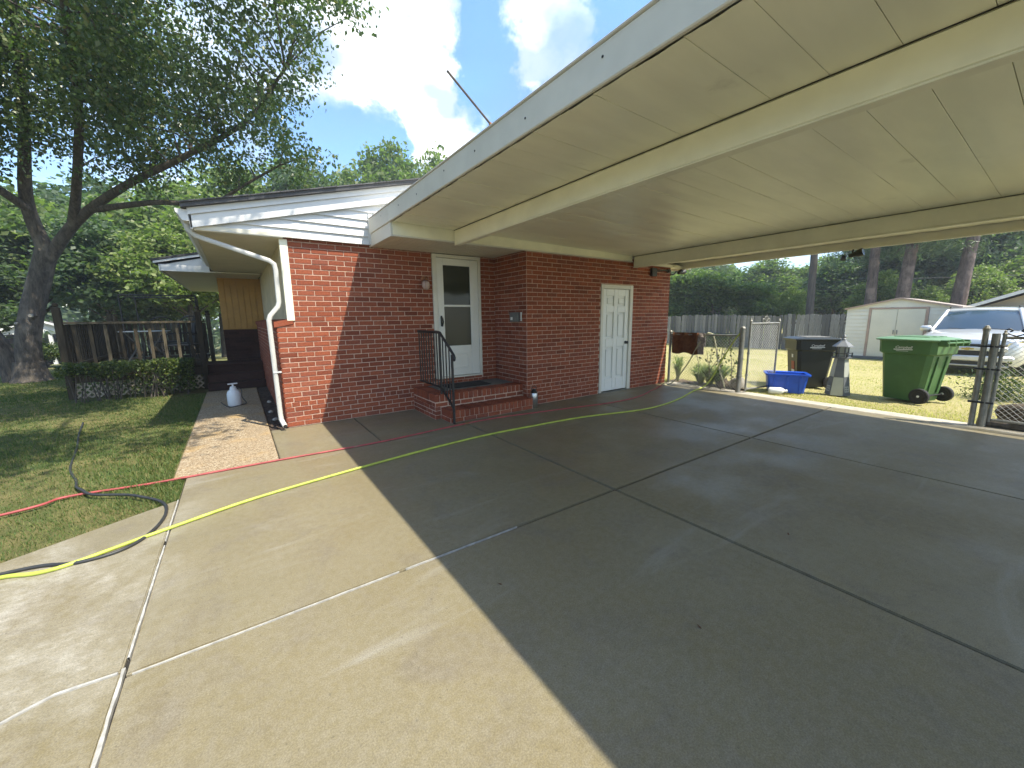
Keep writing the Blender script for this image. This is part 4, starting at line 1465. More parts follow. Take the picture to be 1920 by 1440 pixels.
def fences():
    t = thing('chain_link_fence', 'low chain link fence between the garage corner and the gate post', 'fence', (7.56, 4.2, 0))
    MB().tube([(7.56, 4.95, 0.0), (7.56, 4.95, 1.08)], 0.026, 10).build('post', 'galvanised', t)
    MB().lathe([(0, 0), (0.03, 0), (0.03, 0.02), (0.015, 0.04), (0, 0.05)], c=(7.56, 4.95, 1.08), seg=10).build('post_cap', 'galvanised', t)
    MB().tube([(7.56, 3.50, 0.0), (7.56, 3.50, 1.17)], 0.042, 12).build('post', 'galvanised', t)
    MB().lathe([(0, 0), (0.048, 0), (0.048, 0.02), (0.03, 0.045), (0, 0.06)], c=(7.56, 3.50, 1.17), seg=12).build('post_cap', 'galvanised', t)
    MB().tube([(7.56, 3.54, 1.055), (7.56, 4.93, 1.04)], 0.019, 8).build('top_rail', 'galvanised', t)
    tag(link_mesh((7.56, 3.54, 0), (0, 1, 0), 1.39, 1.0, 0.035).build('link_mesh', 'fence_wire', t), kind='stuff')
    for z in (0.3, 0.62, 0.95):
        MB().lathe([(0.043, 0), (0.050, 0), (0.050, 0.025), (0.043, 0.025)], c=(7.56, 3.50, z), seg=12).build('band', 'galvanised', t)
    gate_panel('garden_gate', 'narrow chain link gate with scroll ornament swung open toward the blue tub', (7.62, 3.40, 0), (0.90, -0.13, 0), 0.86, 0.07, 1.27, True)
    gate_panel('wide_gate', 'chain link gate at the right picture edge in front of the parked car', (7.62, 0.505, 0), (0.05, -1, 0), 1.2, 0.10, 1.12, False)
    t = thing('gate_post', 'two weathered steel gate posts clamped together at the right picture edge', 'post', (7.6, 0.55, 0))
    MB().tube([(7.60, 0.64, 0.0), (7.60, 0.655, 1.20)], 0.028, 10).build('slim_post', 'galvanised', t)
    MB().lathe([(0, 0), (0.032, 0), (0.036, 0.03), (0.02, 0.06), (0, 0.07)], c=(7.60, 0.655, 1.20), seg=10).build('post_cap', 'galvanised', t)
    MB().tube([(7.60, 0.555, 0.0), (7.60, 0.57, 1.17)], 0.036, 12).build('stout_post', 'galvanised', t)
    for z in (0.3, 0.72, 1.0):
        MB().bevel_box((7.565, 0.49, z), (7.635, 0.70, z + 0.022), 0.004).build('clamp', 'black_iron', t)
    # scroll latch on the wide gate
    t = thing('gate_scroll', 'dark iron double scroll on top of the right gate', 'ornament', (7.63, 0.42, 1.14))
    for s in (-1, 1):
        MB().tube(spline([(0, 0.0, 0.0), (0, s * 0.05, 0.02), (0, s * 0.09, 0.05), (0, s * 0.065, 0.085), (0, s * 0.035, 0.065), (0, s * 0.055, 0.05)], 6), 0.008, 6).build('scroll', 'black_iron', t, local=True)
    o = MB().tube(spline([(7.68, 0.60, 0.05), (7.67, 0.2, 0.045), (7.69, -0.3, 0.05), (7.68, -1.2, 0.05)], 5), [0.05 + 0.006 * math.sin(i * 1.7) for i in range(16)], 9).build('edging_log', 'pole_wood', smooth=50)
    tag(o, 'weathered round timber lying along the drive edge under the right gate', 'log')


fences()


def rug():
    pts = []
    n, m = 16, 12
    vs = []
    for j in range(n + 1):
        s = -0.42 + 0.94 * j / n
        for i in range(m + 1):
            y = 4.33 + 0.56 * i / m
            if abs(s) < 0.03:
                x, z = 7.56 + s, 1.085
            elif s < 0:
                x, z = 7.53 - 0.015 * math.sin(i * 1.2), 1.07 + s * 0.98 - 0.02 * math.sin(i * 0.8)
            else:
                x, z = 7.595 + 0.02 * math.sin(i * 1.1), 1.07 - s * 0.5
            vs.append((x, y - 0.03 * max(0, -s), z))
    fs = [(j * (m + 1) + i, j * (m + 1) + i + 1, (j + 1) * (m + 1) + i + 1, (j + 1) * (m + 1) + i) for j in range(n) for i in range(m)]
    t = thing('hanging_rug', 'brown rug with striped border hung over the chain link fence rail', 'rug', (7.56, 4.6, 1.05))
    o = MB().add(vs, fs).build('cloth', 'rug_brown', t, smooth=60)
    md = o.modifiers.new('thick', 'SOLIDIFY')
    md.thickness = 0.012
    vs2 = []
    for j in range(n + 1):
        s = -0.42 + 0.94 * j / n
        for i in range(3):
            y = 4.20 + 0.065 * i
            if abs(s) < 0.03:
                x, z = 7.56 + s, 1.087
            elif s < 0:
                x, z = 7.522 - 0.012 * math.sin(i * 2.0 + j), 1.07 + s * 0.98
            else:
                x, z = 7.60 + 0.012 * math.sin(i * 2.0), 1.07 - s * 0.5
            vs2.append((x, y - 0.03 * max(0, -s), z))
    fs2 = [(j * 3 + i, j * 3 + i + 1, (j + 1) * 3 + i + 1, (j + 1) * 3 + i) for j in range(n) for i in range(2)]
    b = MB().add(vs2, fs2).build('border', 'rug_band', t)
    md = b.modifiers.new('thick', 'SOLIDIFY')
    md.thickness = 0.012


rug()


def rock(name, c, s, seed, mat, label, cat='rock'):
    bm = bmesh.new()
    bmesh.ops.create_icosphere(bm, subdivisions=3, radius=1)
    rr = random.Random(seed)
    ph = [rr.uniform(0, 6) for _ in range(6)]
    for v in bm.verts:
        p = v.co.copy()
        k = 1 + 0.13 * math.sin(3 * p.x + ph[0]) + 0.10 * math.sin(4 * p.y + ph[1]) + 0.10 * math.sin(5 * p.z + ph[2]) + 0.05 * math.sin(9 * p.x + 7 * p.y + ph[3])
        v.co = Vector((p.x * s[0] * k, p.y * s[1] * k, max(-0.35 * s[2], p.z * s[2] * k)))
    o = MB().from_bm(bm, Matrix.Translation(c)).build(name, mat, smooth=35)
    return tag(o, label, cat)


rock('boulder', (7.86, 3.66, 0.08), (0.13, 0.15, 0.14), 3, 'stone', 'pale rounded boulder at the foot of the gate post', 'boulder')
rock('boulder', (7.85, 3.90, 0.06), (0.12, 0.12, 0.11), 9, 'brown_rock', 'dark mossy rock beside the pale boulder in the planting bed', 'boulder')
rock('garden_rock', (8.05, -0.08, 0.08), (0.28, 0.55, 0.25), 5, 'brown_rock', 'big brown rough rock behind the right gate', 'boulder')

# ------------------------------------------------------------------ wheeled bins
def stamp(parent, x, z, y, w, facing):
    """cursive stamp with two rules, on the bin side whose outward normal is local -Y"""
    me = text_mesh('Campbell', 0.058, 0.35)
    o = put('lettering', me, 'stamp_white', parent, local=True, M=Matrix.Translation((x, y, z)) @ Matrix.Rotation(math.pi / 2, 4, 'X'))
    m = MB()
    m.prism([(x - 0.125, y, z - 0.026), (x + 0.125, y, z - 0.020), (x + 0.125, y, z - 0.010), (x - 0.125, y, z - 0.012)], (0, -0.0012, 0))
    m.build('rule', 'stamp_white', parent, local=True)
    MB().prism([(x - 0.09, y, z - 0.046), (x + 0.07, y, z - 0.043), (x + 0.07, y, z - 0.037), (x - 0.09, y, z - 0.040)], (0, -0.0012, 0)).build('rule', 'stamp_white', parent, local=True)


def wheelie(name, label, loc, rz, h, mat, lidmat, sticker=False):
    """local frame: +X is the wheel (back) end, -Y the stamped side"""
    t = thing(name, label, 'trash bin', loc, rz)
    s = h / 1.08

    def ring(x0, x1, y, z, b=0.05):
        pts = [(x0 + b, -y), (x1 - b, -y), (x1, -y + b), (x1, y - b), (x1 - b, y), (x0 + b, y), (x0, y - b), (x0, -y + b)]
        return [(px * s, py * s, z * s) for px, py in pts]
    body = MB().loft([ring(-0.27, 0.24, 0.245, 0.02, 0.05), ring(-0.275, 0.25, 0.25, 0.06, 0.05), ring(-0.34, 0.335, 0.295, 0.78, 0.06)], True)
    b = body.build('body', mat, t, local=True, smooth=30)
    MB().loft([ring(-0.345, 0.34, 0.30, 0.775, 0.06), ring(-0.375, 0.375, 0.32, 0.80, 0.06), ring(-0.385, 0.385, 0.33, 0.985, 0.06), ring(-0.395, 0.40, 0.34, 1.0, 0.06)], True).build('collar', mat, t, local=True, smooth=30)
    lid = MB().loft([ring(-0.42, 0.40, 0.36, 1.003, 0.05), ring(-0.425, 0.405, 0.365, 1.025, 0.05), ring(-0.39, 0.36, 0.33, 1.045, 0.05), ring(-0.30, 0.28, 0.25, 1.06, 0.05)], True).build('lid', lidmat, t, local=True, smooth=30)
    for k in (-0.18, 0.0, 0.18):
        MB().bevel_box((-0.22 * s, (k - 0.05) * s, 1.058 * s), (0.24 * s, (k + 0.05) * s, 1.072 * s), 0.006).build('lid_rib', lidmat, lid, local=True)
    for k in (-0.28, -0.1, 0.08, 0.24):
        MB().bevel_box((0.385 * s, k * s, 0.93 * s), (0.50 * s, (k + 0.03) * s, 1.03 * s), 0.008).build('hinge_bracket', mat, t, local=True)
    MB().tube([(0.485 * s, -0.30 * s, 0.985 * s), (0.485 * s, 0.29 * s, 0.985 * s)], 0.016 * s, 8).build('handle', mat, t, local=True)
    # ribs on the back face above the axle
    for k in (-0.13, 0.10):
        M = Matrix.Translation((0.262 * s, k * s, 0.16 * s)) @ Matrix.Rotation(R_(6.6), 4, 'Y')
        MB().bevel_box((0, 0, 0), (0.022, 0.035 * s, 0.6 * s), 0.006, M).build('back_rib', mat, t, local=True)
    MB().tube([(0.27 * s, -0.30 * s, 0.12 * s), (0.27 * s, 0.30 * s, 0.12 * s)], 0.012, 8).build('axle', 'black_iron', t, local=True)
    for sy in (-1, 1):
        M = Matrix.Translation((0.27 * s, sy * 0.315 * s, 0.125 * s)) @ Matrix.Rotation(math.pi / 2, 4, 'X')
        w = MB().lathe([(0.06, -0.028), (0.115, -0.03), (0.125, -0.02), (0.125, 0.02), (0.115, 0.03), (0.06, 0.028)], seg=22, M=M @ Matrix.Diagonal((s, s, s, 1))).build('wheel', 'tyre', t, local=True, smooth=35)
        MB().lathe([(0, -0.018), (0.062, -0.022), (0.085, -0.032), (0.085, 0.032), (0.062, 0.022), (0, 0.018)], seg=14, M=M @ Matrix.Diagonal((s, s, s, 1))).build('hub', 'black_plastic', w, local=True)
        MB().lathe([(0, -0.034), (0.018, -0.034), (0.018, 0.034), (0, 0.034)], seg=8, M=M @ Matrix.Diagonal((s, s, s, 1))).build('hub_cap', 'stamp_white' if mat == 'bin_green' else 'galvanised', w, local=True)
    stamp(t, -0.02 * s, 0.875 * s, -0.327 * s, 0.25, 0)
    if sticker:
        # narrow front face carries a label panel
        tilt = Matrix.Translation((-0.289 * s, 0, 0.2 * s)) @ Matrix.Rotation(R_(-5.2), 4, 'Y')
        MB().bevel_box((-0.006, -0.10, 0.02), (0.0, 0.02, 0.16), 0.002, tilt).build('label', 'stamp_white', t, local=True)
        MB().bevel_box((-0.006, -0.10, 0.163), (0.0, 0.02, 0.33), 0.002, tilt).build('label', 'sticker_red', t, local=True)
        MB().bevel_box((-0.005, -0.05, 0.40), (0.0, 0.01, 0.47), 0.002, tilt).build('label', 'stamp_white', t, local=True)
    return t


wheelie('green_bin', 'large green wheeled bin with script stamp and two wheels on the grass', (9.25, 1.50, ground_z(9.25) + 0.004), R_(-107), 1.08, 'bin_green', 'bin_green_lid')
wheelie('black_bin', 'black wheeled bin with front labels behind the blue tub', (9.45, 3.05, ground_z(9.4) + 0.004), R_(-48), 1.02, 'bin_black', 'bin_black', True)


def tub():
    t = thing('blue_tub', 'bright blue rectangular recycling tub on the grass before the black bin', 'tub', (8.38, 3.04, ground_z(8.3) + 0.004), R_(-62))

    def ring(a, b, z, r=0.03):
        return [(-a + r, -b, z), (a - r, -b, z), (a, -b + r, z), (a, b - r, z), (a - r, b, z), (-a + r, b, z), (-a, b - r, z), (-a, -b + r, z)]
    MB().loft([ring(0.27, 0.17, 0.0), ring(0.275, 0.175, 0.02), ring(0.315, 0.215, 0.33), ring(0.302, 0.202, 0.33), ring(0.262, 0.162, 0.025), ring(0.05, 0.05, 0.02)], True).build('shell', 'tub_blue', t, local=True, smooth=30)
    MB().loft([ring(0.317, 0.217, 0.318), ring(0.345, 0.245, 0.322), ring(0.348, 0.248, 0.352), ring(0.335, 0.235, 0.356), ring(0.303, 0.203, 0.340)], False).build('rim', 'tub_blue', t, local=True, smooth=30)
    for k in (-0.2, 0.0, 0.2):
        for sy in (-1, 1):
            M = Matrix.Translation((k, sy * 0.178, 0.03)) @ Matrix.Rotation(sy * R_(-7.4), 4, 'X')
            MB().bevel_box((-0.02, -0.008, 0), (0.02, 0.008, 0.28), 0.004, M).build('side_rib', 'tub_blue', t, local=True)
    for k in (-0.09, 0.09):
        M = Matrix.Translation((0.278, k, 0.03)) @ Matrix.Rotation(R_(7.4), 4, 'Y')
        MB().bevel_box((-0.008, -0.02, 0), (0.008, 0.02, 0.28), 0.004, M).build('side_rib', 'tub_blue', t, local=True)
    o = thing('plastic_jug', 'white plastic jug lying on the grass in front of the blue tub', 'jug', (8.02, 3.03, ground_z(8) + 0.055), R_(-55))
    MB().lathe([(0, -0.13), (0.045, -0.13), (0.06, -0.11), (0.062, 0.05), (0.05, 0.09), (0.022, 0.12), (0.022, 0.14), (0, 0.14)], seg=14, M=Matrix.Rotation(math.pi / 2, 4, 'Y')).build('body', 'jug_white', o, local=True, smooth=45)
    MB().lathe([(0, 0.14), (0.025, 0.14), (0.025, 0.16), (0, 0.16)], seg=12, M=Matrix.Rotation(math.pi / 2, 4, 'Y')).build('cap', 'stamp_white', o, local=True)


tub()


def lighthouse():
    t = thing('garden_lighthouse', 'grey and white wooden lawn lighthouse with pitched cap on the grass', 'lawn ornament', (8.80, 2.36, ground_z(8.8) + 0.004), R_(12))
    n = 6

    def P(r, z, k):
        a = 2 * math.pi * (k + 0.5) / n
        return (r * math.cos(a), r * math.sin(a), z)
    lv = [(0.0, 0.185), (0.33, 0.143), (0.66, 0.10)]
    MB().loft([[P(r_ - 0.012, z, k) for k in range(n)] for z, r_ in lv]).build('core', 'lighthouse_grey', t, local=True)
    for i in range(2):
        z0, r0 = lv[i]
        z1, r1 = lv[i + 1]
        for k in range(n):
            a, b, c, d = P(r0, z0 + 0.004, k), P(r0, z0 + 0.004, k + 1), P(r1, z1 - 0.004, k + 1), P(r1, z1 - 0.004, k)
            sh = lambda p, q, f: tuple(Vector(p).lerp(Vector(q), f))
            pts = [sh(a, b, 0.03), sh(a, b, 0.97), sh(d, c, 0.97), sh(d, c, 0.03)]
            nr = (Vector(b) - Vector(a)).cross(Vector(d) - Vector(a)).normalized()
            m = 'lighthouse_white' if (i + k) % 2 == 0 else 'lighthouse_grey'
            MB().prism(pts, tuple(nr * -0.014)).build('panel', m, t, local=True)
            if i == 0 and m == 'lighthouse_grey':
                ctr = (Vector(a) + Vector(b) + Vector(c) + Vector(d)) / 4 - Vector((0, 0, 0.05))
                ux = (Vector(b) - Vector(a)).normalized()
                uz = ((Vector(d) + Vector(c)) / 2 - (Vector(a) + Vector(b)) / 2).normalized()
                for s0, s1, u0, u1 in [(-0.05, 0.05, -0.05, -0.036), (-0.05, 0.05, 0.036, 0.05), (-0.05, -0.036, -0.036, 0.036), (0.036, 0.05, -0.036, 0.036), (-0.006, 0.006, -0.036, 0.036), (-0.036, -0.006, -0.006, 0.006), (0.006, 0.036, -0.006, 0.006)]:
                    q = [ctr + ux * s0 + uz * u0, ctr + ux * s1 + uz * u0, ctr + ux * s1 + uz * u1, ctr + ux * s0 + uz * u1]
                    MB().prism([tuple(v + nr * 0.001) for v in q], tuple(nr * 0.006)).build('window_bar', 'lighthouse_white', t, local=True)
    MB().loft([[P(0.145, 0.661, k) for k in range(n)], [P(0.145, 0.685, k) for k in range(n)]]).build('gallery', 'lighthouse_grey', t, local=True)
    for k in range(n):
        MB().tube([P(0.137, 0.685, k), P(0.137, 0.765, k)], 0.012, 6).build('gallery_post', 'black_plastic', t, local=True)
        MB().tube([P(0.137, 0.75, k), P(0.137, 0.75, k + 1)], 0.005, 5).build('gallery_rail', 'black_plastic', t, local=True)
    MB().loft([[P(0.066, 0.686, k) for k in range(n)], [P(0.066, 0.86, k) for k in range(n)]]).build('lantern_glass', 'lighthouse_white', t, local=True)
    for k in range(n):
        MB().tube([P(0.082, 0.686, k), P(0.082, 0.86, k)], 0.013, 6).build('lantern_post', 'lighthouse_grey', t, local=True)
    MB().loft([[P(0.155, 0.861, k) for k in range(n)], [P(0.15, 0.875, k) for k in range(n)], [P(0.05, 0.965, k) for k in range(n)], [P(0.03, 1.0, k) for k in range(n)]]).build('cap', 'lighthouse_roof', t, local=True)
    MB().lathe([(0.0, 1.0), (0.035, 1.0), (0.02, 1.02), (0.032, 1.045), (0.012, 1.07), (0, 1.08)], seg=10).build('finial', 'lighthouse_roof', t, local=True, smooth=50)
    MB().bevel_box((-0.03, -0.008, 1.052), (0.13, 0.008, 1.075), 0.003).build('vane', 'lighthouse_roof', t, local=True)


lighthouse()
# ------------------------------------------------------------------ parked car
def car():
    t = thing('parked_suv', 'silver white sport utility car parked on the lawn beyond the gate', 'car', (14.55, 1.50, ground_z(15.5)), 0.03)
    # local frame: nose at x=0 pointing -X, y across
    def sec(x, hw, zb, zs, zt, tw):
        """cross-section ring: sill, waist, shoulder, top"""
        return [(x, -hw * 0.90, zb), (x, -hw * 0.99, zb + 0.12), (x, -hw, (zb + zs) / 2), (x, -hw * 0.985, zs - 0.06), (x, -hw * tw, zt - 0.015), (x, -hw * tw * 0.6, zt + 0.012), (x, 0, zt + 0.022),
                (x, hw * tw * 0.6, zt + 0.012), (x, hw * tw, zt - 0.015), (x, hw * 0.985, zs - 0.06), (x, hw, (zb + zs) / 2), (x, hw * 0.99, zb + 0.12), (x, hw * 0.90, zb)]
    S = [sec(0.02, 0.70, 0.34, 0.72, 0.74, 0.90), sec(0.08, 0.80, 0.30, 0.82, 0.88, 0.88), sec(0.25, 0.88, 0.27, 0.90, 0.97, 0.84), sec(0.6, 0.915, 0.26, 0.97, 1.03, 0.82), sec(1.05, 0.92, 0.26, 1.02, 1.09, 0.82),
         sec(1.35, 0.92, 0.26, 1.05, 1.11, 0.84), sec(2.4, 0.925, 0.26, 1.06, 1.10, 0.9), sec(3.6, 0.92, 0.27, 1.08, 1.12, 0.9), sec(4.4, 0.88, 0.30, 1.08, 1.12, 0.88), sec(4.68, 0.80, 0.36, 1.0, 1.05, 0.86)]
    body = MB().loft(S).build('body', 'car_paint', t, local=True, smooth=35)

    def g(x, w, z):
        return [(x, -w, z), (x, w, z)]
    # greenhouse: pillars and roof
    roof = []
    for x, w, z in [(1.95, 0.60, 1.60), (2.10, 0.64, 1.645), (2.6, 0.66, 1.68), (3.4, 0.65, 1.67), (4.05, 0.62, 1.63)]:
        roof.append([(x, -w - 0.03, z - 0.05), (x, -w, z - 0.005), (x, -w * 0.5, z + 0.012), (x, 0, z + 0.018), (x, w * 0.5, z + 0.012), (x, w, z - 0.005), (x, w + 0.03, z - 0.05), (x, w * 0.6, z - 0.06), (x, -w * 0.6, z - 0.06)])
    MB().loft(roof).build('roof', 'car_paint', t, local=True, smooth=35)
    cabin = MB().loft([[(1.22, -0.78, 1.05), (1.22, 0.78, 1.05), (4.55, 0.76, 1.08), (4.55, -0.76, 1.08)], [(1.98, -0.60, 1.585), (1.98, 0.60, 1.585), (4.08, 0.62, 1.60), (4.08, -0.62, 1.60)]])
    cabin.build('side_glass', 'car_glass', t, local=True)
    ws = MB()
    nx, ny = 6, 10
    vs = []
    for i in range(nx + 1):
        for j in range(ny + 1):
            u, v = i / nx, j / ny * 2 - 1
            hw = 0.765 + (0.585 - 0.765) * u
            x = 1.175 + (1.93 - 1.175) * u + 0.10 * v * v
            z = 1.085 + (1.59 - 1.085) * u + 0.03 * math.sin(math.pi * u)
            vs.append((x, v * hw, z))
    fs = [(i * (ny + 1) + j, i * (ny + 1) + j + 1, (i + 1) * (ny + 1) + j + 1, (i + 1) * (ny + 1) + j) for i in range(nx) for j in range(ny)]
    MB().add(vs, fs).build('windscreen', 'car_glass', t, local=True, smooth=60)
    for s in (-1, 1):
        MB().tube([(1.24, s * 0.80, 1.075), (1.62, s * 0.715, 1.35), (2.0, s * 0.635, 1.605)], [0.032, 0.034, 0.04], 8).build('pillar', 'car_paint', t, local=True, smooth=50)
        MB().tube([(2.1, s * 0.60, 1.69), (3.9, s * 0.60, 1.70)], 0.018, 6).build('roof_rail', 'black_plastic', t, local=True)
        mir = MB().bevel_box((1.28, s * 0.93 - 0.11, 1.06), (1.44, s * 0.93 + 0.11, 1.20), 0.035).build('mirror', 'car_paint', t, local=True, smooth=50)
        MB().bevel_box((1.32, s * 0.84 - 0.05, 1.03), (1.40, s * 0.84 + 0.05, 1.065), 0.01).build('mirror_base', 'black_plastic', mir, local=True)
        # headlight wraps the corner
        MB().prism([(-0.006, s * 0.56, 0.72), (0.10, s * 0.805, 0.765), (0.24, s * 0.885, 0.86), (0.20, s * 0.85, 0.90), (0.03, s * 0.62, 0.83)], (0.03, s * 0.0, 0.015)).build('headlight', 'chrome', t, local=True)
        fog = MB().lathe([(0, 0), (0.10, 0), (0.10, 0.02), (0.07, 0.03), (0, 0.028)], seg=14, M=Matrix.Translation((0.045, s * 0.63, 0.42)) @ Matrix.Rotation(-math.pi / 2, 4, 'Y')).build('fog_lamp_surround', 'grille_black', t, local=True)
        MB().lathe([(0, 0.03), (0.055, 0.03), (0.05, 0.045), (0, 0.05)], seg=14, M=Matrix.Translation((0.045, s * 0.63, 0.42)) @ Matrix.Rotation(-math.pi / 2, 4, 'Y')).build('fog_lamp', 'chrome', fog, local=True, smooth=60)
    # nose: two-bar grille with emblem bar
    MB().bevel_box((-0.012, -0.60, 0.735), (0.06, 0.60, 0.80), 0.012).build('upper_grille', 'grille_black', t, local=True)
    eb = MB().bevel_box((-0.03, -0.62, 0.635), (0.06, 0.62, 0.732), 0.018).build('emblem_bar', 'car_paint', t, local=True, smooth=40)
    MB().prism([(-0.034, -0.10, 0.665), (-0.034, -0.035, 0.665), (-0.034, -0.03, 0.65), (-0.034, 0.045, 0.65), (-0.034, 0.04, 0.665), (-0.034, 0.10, 0.665), (-0.034, 0.09, 0.70), (-0.034, 0.03, 0.70), (-0.034, 0.025, 0.715), (-0.034, -0.045, 0.715), (-0.034, -0.04, 0.70), (-0.034, -0.11, 0.70)], (0.006, 0, 0)).build('emblem', 'emblem_gold', eb, local=True)
    MB().bevel_box((-0.012, -0.58, 0.525), (0.06, 0.58, 0.633), 0.012).build('lower_grille', 'grille_black', t, local=True)
    MB().bevel_box((-0.045, -0.74, 0.385), (0.10, 0.74, 0.522), 0.03).build('bumper', 'car_paint', t, local=True, smooth=40)
    MB().bevel_box((-0.02, -0.66, 0.30), (0.10, 0.66, 0.382), 0.012).build('air_intake', 'grille_black', t, local=True)
    MB().bevel_box((-0.035, -0.68, 0.255), (0.12, 0.68, 0.298), 0.012).build('skid_plate', 'rim_silver', t, local=True)
    MB().bevel_box((0.05, -0.70, 0.19), (0.6, 0.70, 0.254), 0.01).build('underbody', 'grille_black', t, local=True)
    MB().bevel_box((0.5, -0.75, 0.20), (4.3, 0.75, 0.30), 0.01).build('underbody', 'grille_black', t, local=True)
    for x in (0.95, 3.75):
        for s in (-1, 1):
            M = Matrix.Translation((x, s * 0.80, 0.36)) @ Matrix.Rotation(math.pi / 2, 4, 'X')
            w = MB().lathe([(0.22, -0.11), (0.33, -0.115), (0.36, -0.09), (0.36, 0.09), (0.33, 0.115), (0.22, 0.11)], seg=28, M=M).build('wheel', 'tyre', t, local=True, smooth=35)
            MB().lathe([(0, -0.09), (0.06, -0.10), (0.215, -0.10), (0.222, -0.118), (0.222, 0.118), (0.215, 0.10), (0.06, 0.10), (0, 0.09)], seg=24, M=M).build('rim', 'rim_silver', w, local=True, smooth=30)
    for x, s in ((1.95, 1), (1.95, -1), (3.0, 1), (3.0, -1)):
        MB().bevel_box((x, s * 0.93 - 0.02, 0.92), (x + 0.2, s * 0.93 + 0.02, 0.95), 0.008).build('door_handle', 'car_paint', t, local=True)
    MB().tube([(1.16, -0.70, 1.09), (1.20, -0.2, 1.14)], 0.008, 5).build('wiper', 'black_plastic', t, local=True)
    MB().tube([(1.15, -0.05, 1.09), (1.20, 0.5, 1.14)], 0.008, 5).build('wiper', 'black_plastic', t, local=True)


car()

# ------------------------------------------------------------------ shed, plank fence, poles, neighbouring roofs
def shed():
    gz = ground_z(18.3)
    t = thing('metal_shed', 'white lap sided garden shed with wide double doors and tan trim', 'shed', (19.4, 3.55, gz))
    X, yl, yr, ze, zp, yc = 18.3, 4.92, 2.18, 1.59, 1.90, 3.55
    MB().prism([(X + 0.03, yr, gz), (X + 0.03, yl, gz), (X + 0.03, yl, ze), (X + 0.03, yc, zp), (X + 0.03, yr, ze)], (2.4, 0, 0)).build('wall', 'shed_white', t)
    z = gz + 0.10
    d0, d1, dz = 4.24, 2.90, 1.56
    while z < ze - 0.02:
        z1 = min(z + 0.13, ze)
        for a, b in ((yl, d0 + 0.075), (d1 - 0.075, yr)):
            vs = [(X, a, z), (X, b, z), (X + 0.022, b, z1 - 0.004), (X + 0.022, a, z1 - 0.004), (X + 0.029, a, z), (X + 0.029, b, z), (X + 0.029, b, z1 - 0.004), (X + 0.029, a, z1 - 0.004)]
            MB().add(vs, [(0, 1, 2, 3), (7, 6, 5, 4), (0, 4, 5, 1), (1, 5, 6, 2), (2, 6, 7, 3), (3, 7, 4, 0)]).build('siding_plank', 'shed_white', t)
        z = z1
    MB().prism([(X + 0.004, yl, ze + 0.004), (X + 0.004, yc, zp - 0.004), (X + 0.004, yr, ze + 0.004)], (0.025, 0, 0)).build('gable_panel', 'shed_white', t)
    for a, b in ((d0 + 0.072, d0), (d1, d1 - 0.072)):
        MB().bevel_box((X - 0.012, b, gz + 0.10), (X + 0.029, a, dz + 0.06), 0.004).build('door_trim', 'shed_trim', t)
    MB().bevel_box((X - 0.012, d1 + 0.001, dz), (X + 0.029, d0 - 0.001, dz + 0.06), 0.004).build('door_trim', 'shed_trim', t)
    ym = (d0 + d1) / 2
    for a, b in ((d0 - 0.004, ym + 0.006), (ym - 0.006, d1 + 0.004)):
        dd = MB().bevel_box((X - 0.002, b, gz + 0.11), (X + 0.029, a, dz - 0.004), 0.005).build('door', 'shed_door', t)
        MB().bevel_box((X - 0.02, (ym + 0.03) if a > ym + 0.1 else (ym - 0.06), 0.72), (X - 0.003, (ym + 0.06) if a > ym + 0.1 else (ym - 0.03), 0.86), 0.004).build('handle', 'galvanised', dd)
    MB().bevel_box((X - 0.03, yr - 0.03, gz + 0.0), (X + 2.45, yl + 0.03, gz + 0.098), 0.008).build('base', 'landing_grey', t)
    for s in (0, 1):
        e = (yl + 0.06) if s == 0 else (yr - 0.06)
        MB().prism([(X - 0.06, e, ze - 0.02), (X - 0.06, yc, zp), (X - 0.06, yc, zp + 0.035), (X - 0.06, e, ze + 0.015)], (2.55, 0, 0)).build('roof', 'shed_roof', t)
        MB().prism([(X - 0.075, e, ze - 0.03), (X - 0.075, yc, zp - 0.01), (X - 0.075, yc, zp + 0.04), (X - 0.075, e, ze + 0.02)], (0.014, 0, 0)).build('rake_trim', 'shed_trim', t)


shed()


def plank_fence():
    t = thing('plank_fence', 'grey weathered vertical plank fence across the back of the yard', 'fence', (20.6, 10, ground_z(20.6)))
    y = 5.0
    k = 0
    _m = {}
    while y < 15.6:
        w = random.choice((0.135, 0.14, 0.145))
        h = 1.60 + 0.05 * math.sin(y * 0.7) + random.uniform(-0.03, 0.03) + (0.06 if y < 8 else 0)
        key = (w, round(h, 2))
        if key not in _m:
            _m[key] = MB().prism([(0, -w / 2, 0.03), (0, w / 2, 0.03), (0, w / 2, key[1] - 0.04), (0, w / 2 - 0.035, key[1]), (0, -w / 2 + 0.035, key[1]), (0, -w / 2, key[1] - 0.04)], (0.018, 0, 0)).mesh('plank')
        M = Matrix.Translation((20.6 + random.uniform(-0.012, 0.012), y, ground_z(20.6))) @ Matrix.Rotation(random.uniform(-0.012, 0.012), 4, 'X') @ Matrix.Rotation(random.uniform(-0.03, 0.03), 4, 'Z')
        put('plank', _m[key], 'fence_wood', t, M=M)
        y += w + random.uniform(0.006, 0.034)
    for z in (0.3, 1.2):
        MB().box((20.635, 4.9, z + ground_z(20.6)), (20.675, 15.7, z + 0.09 + ground_z(20.6))).build('rail', 'fence_wood', t)
    for y in np.arange(5.2, 15.7, 2.4):
        MB().box((20.68, y, ground_z(20.6)), (20.77, y + 0.09, 1.45)).build('post', 'fence_wood', t)


plank_fence()


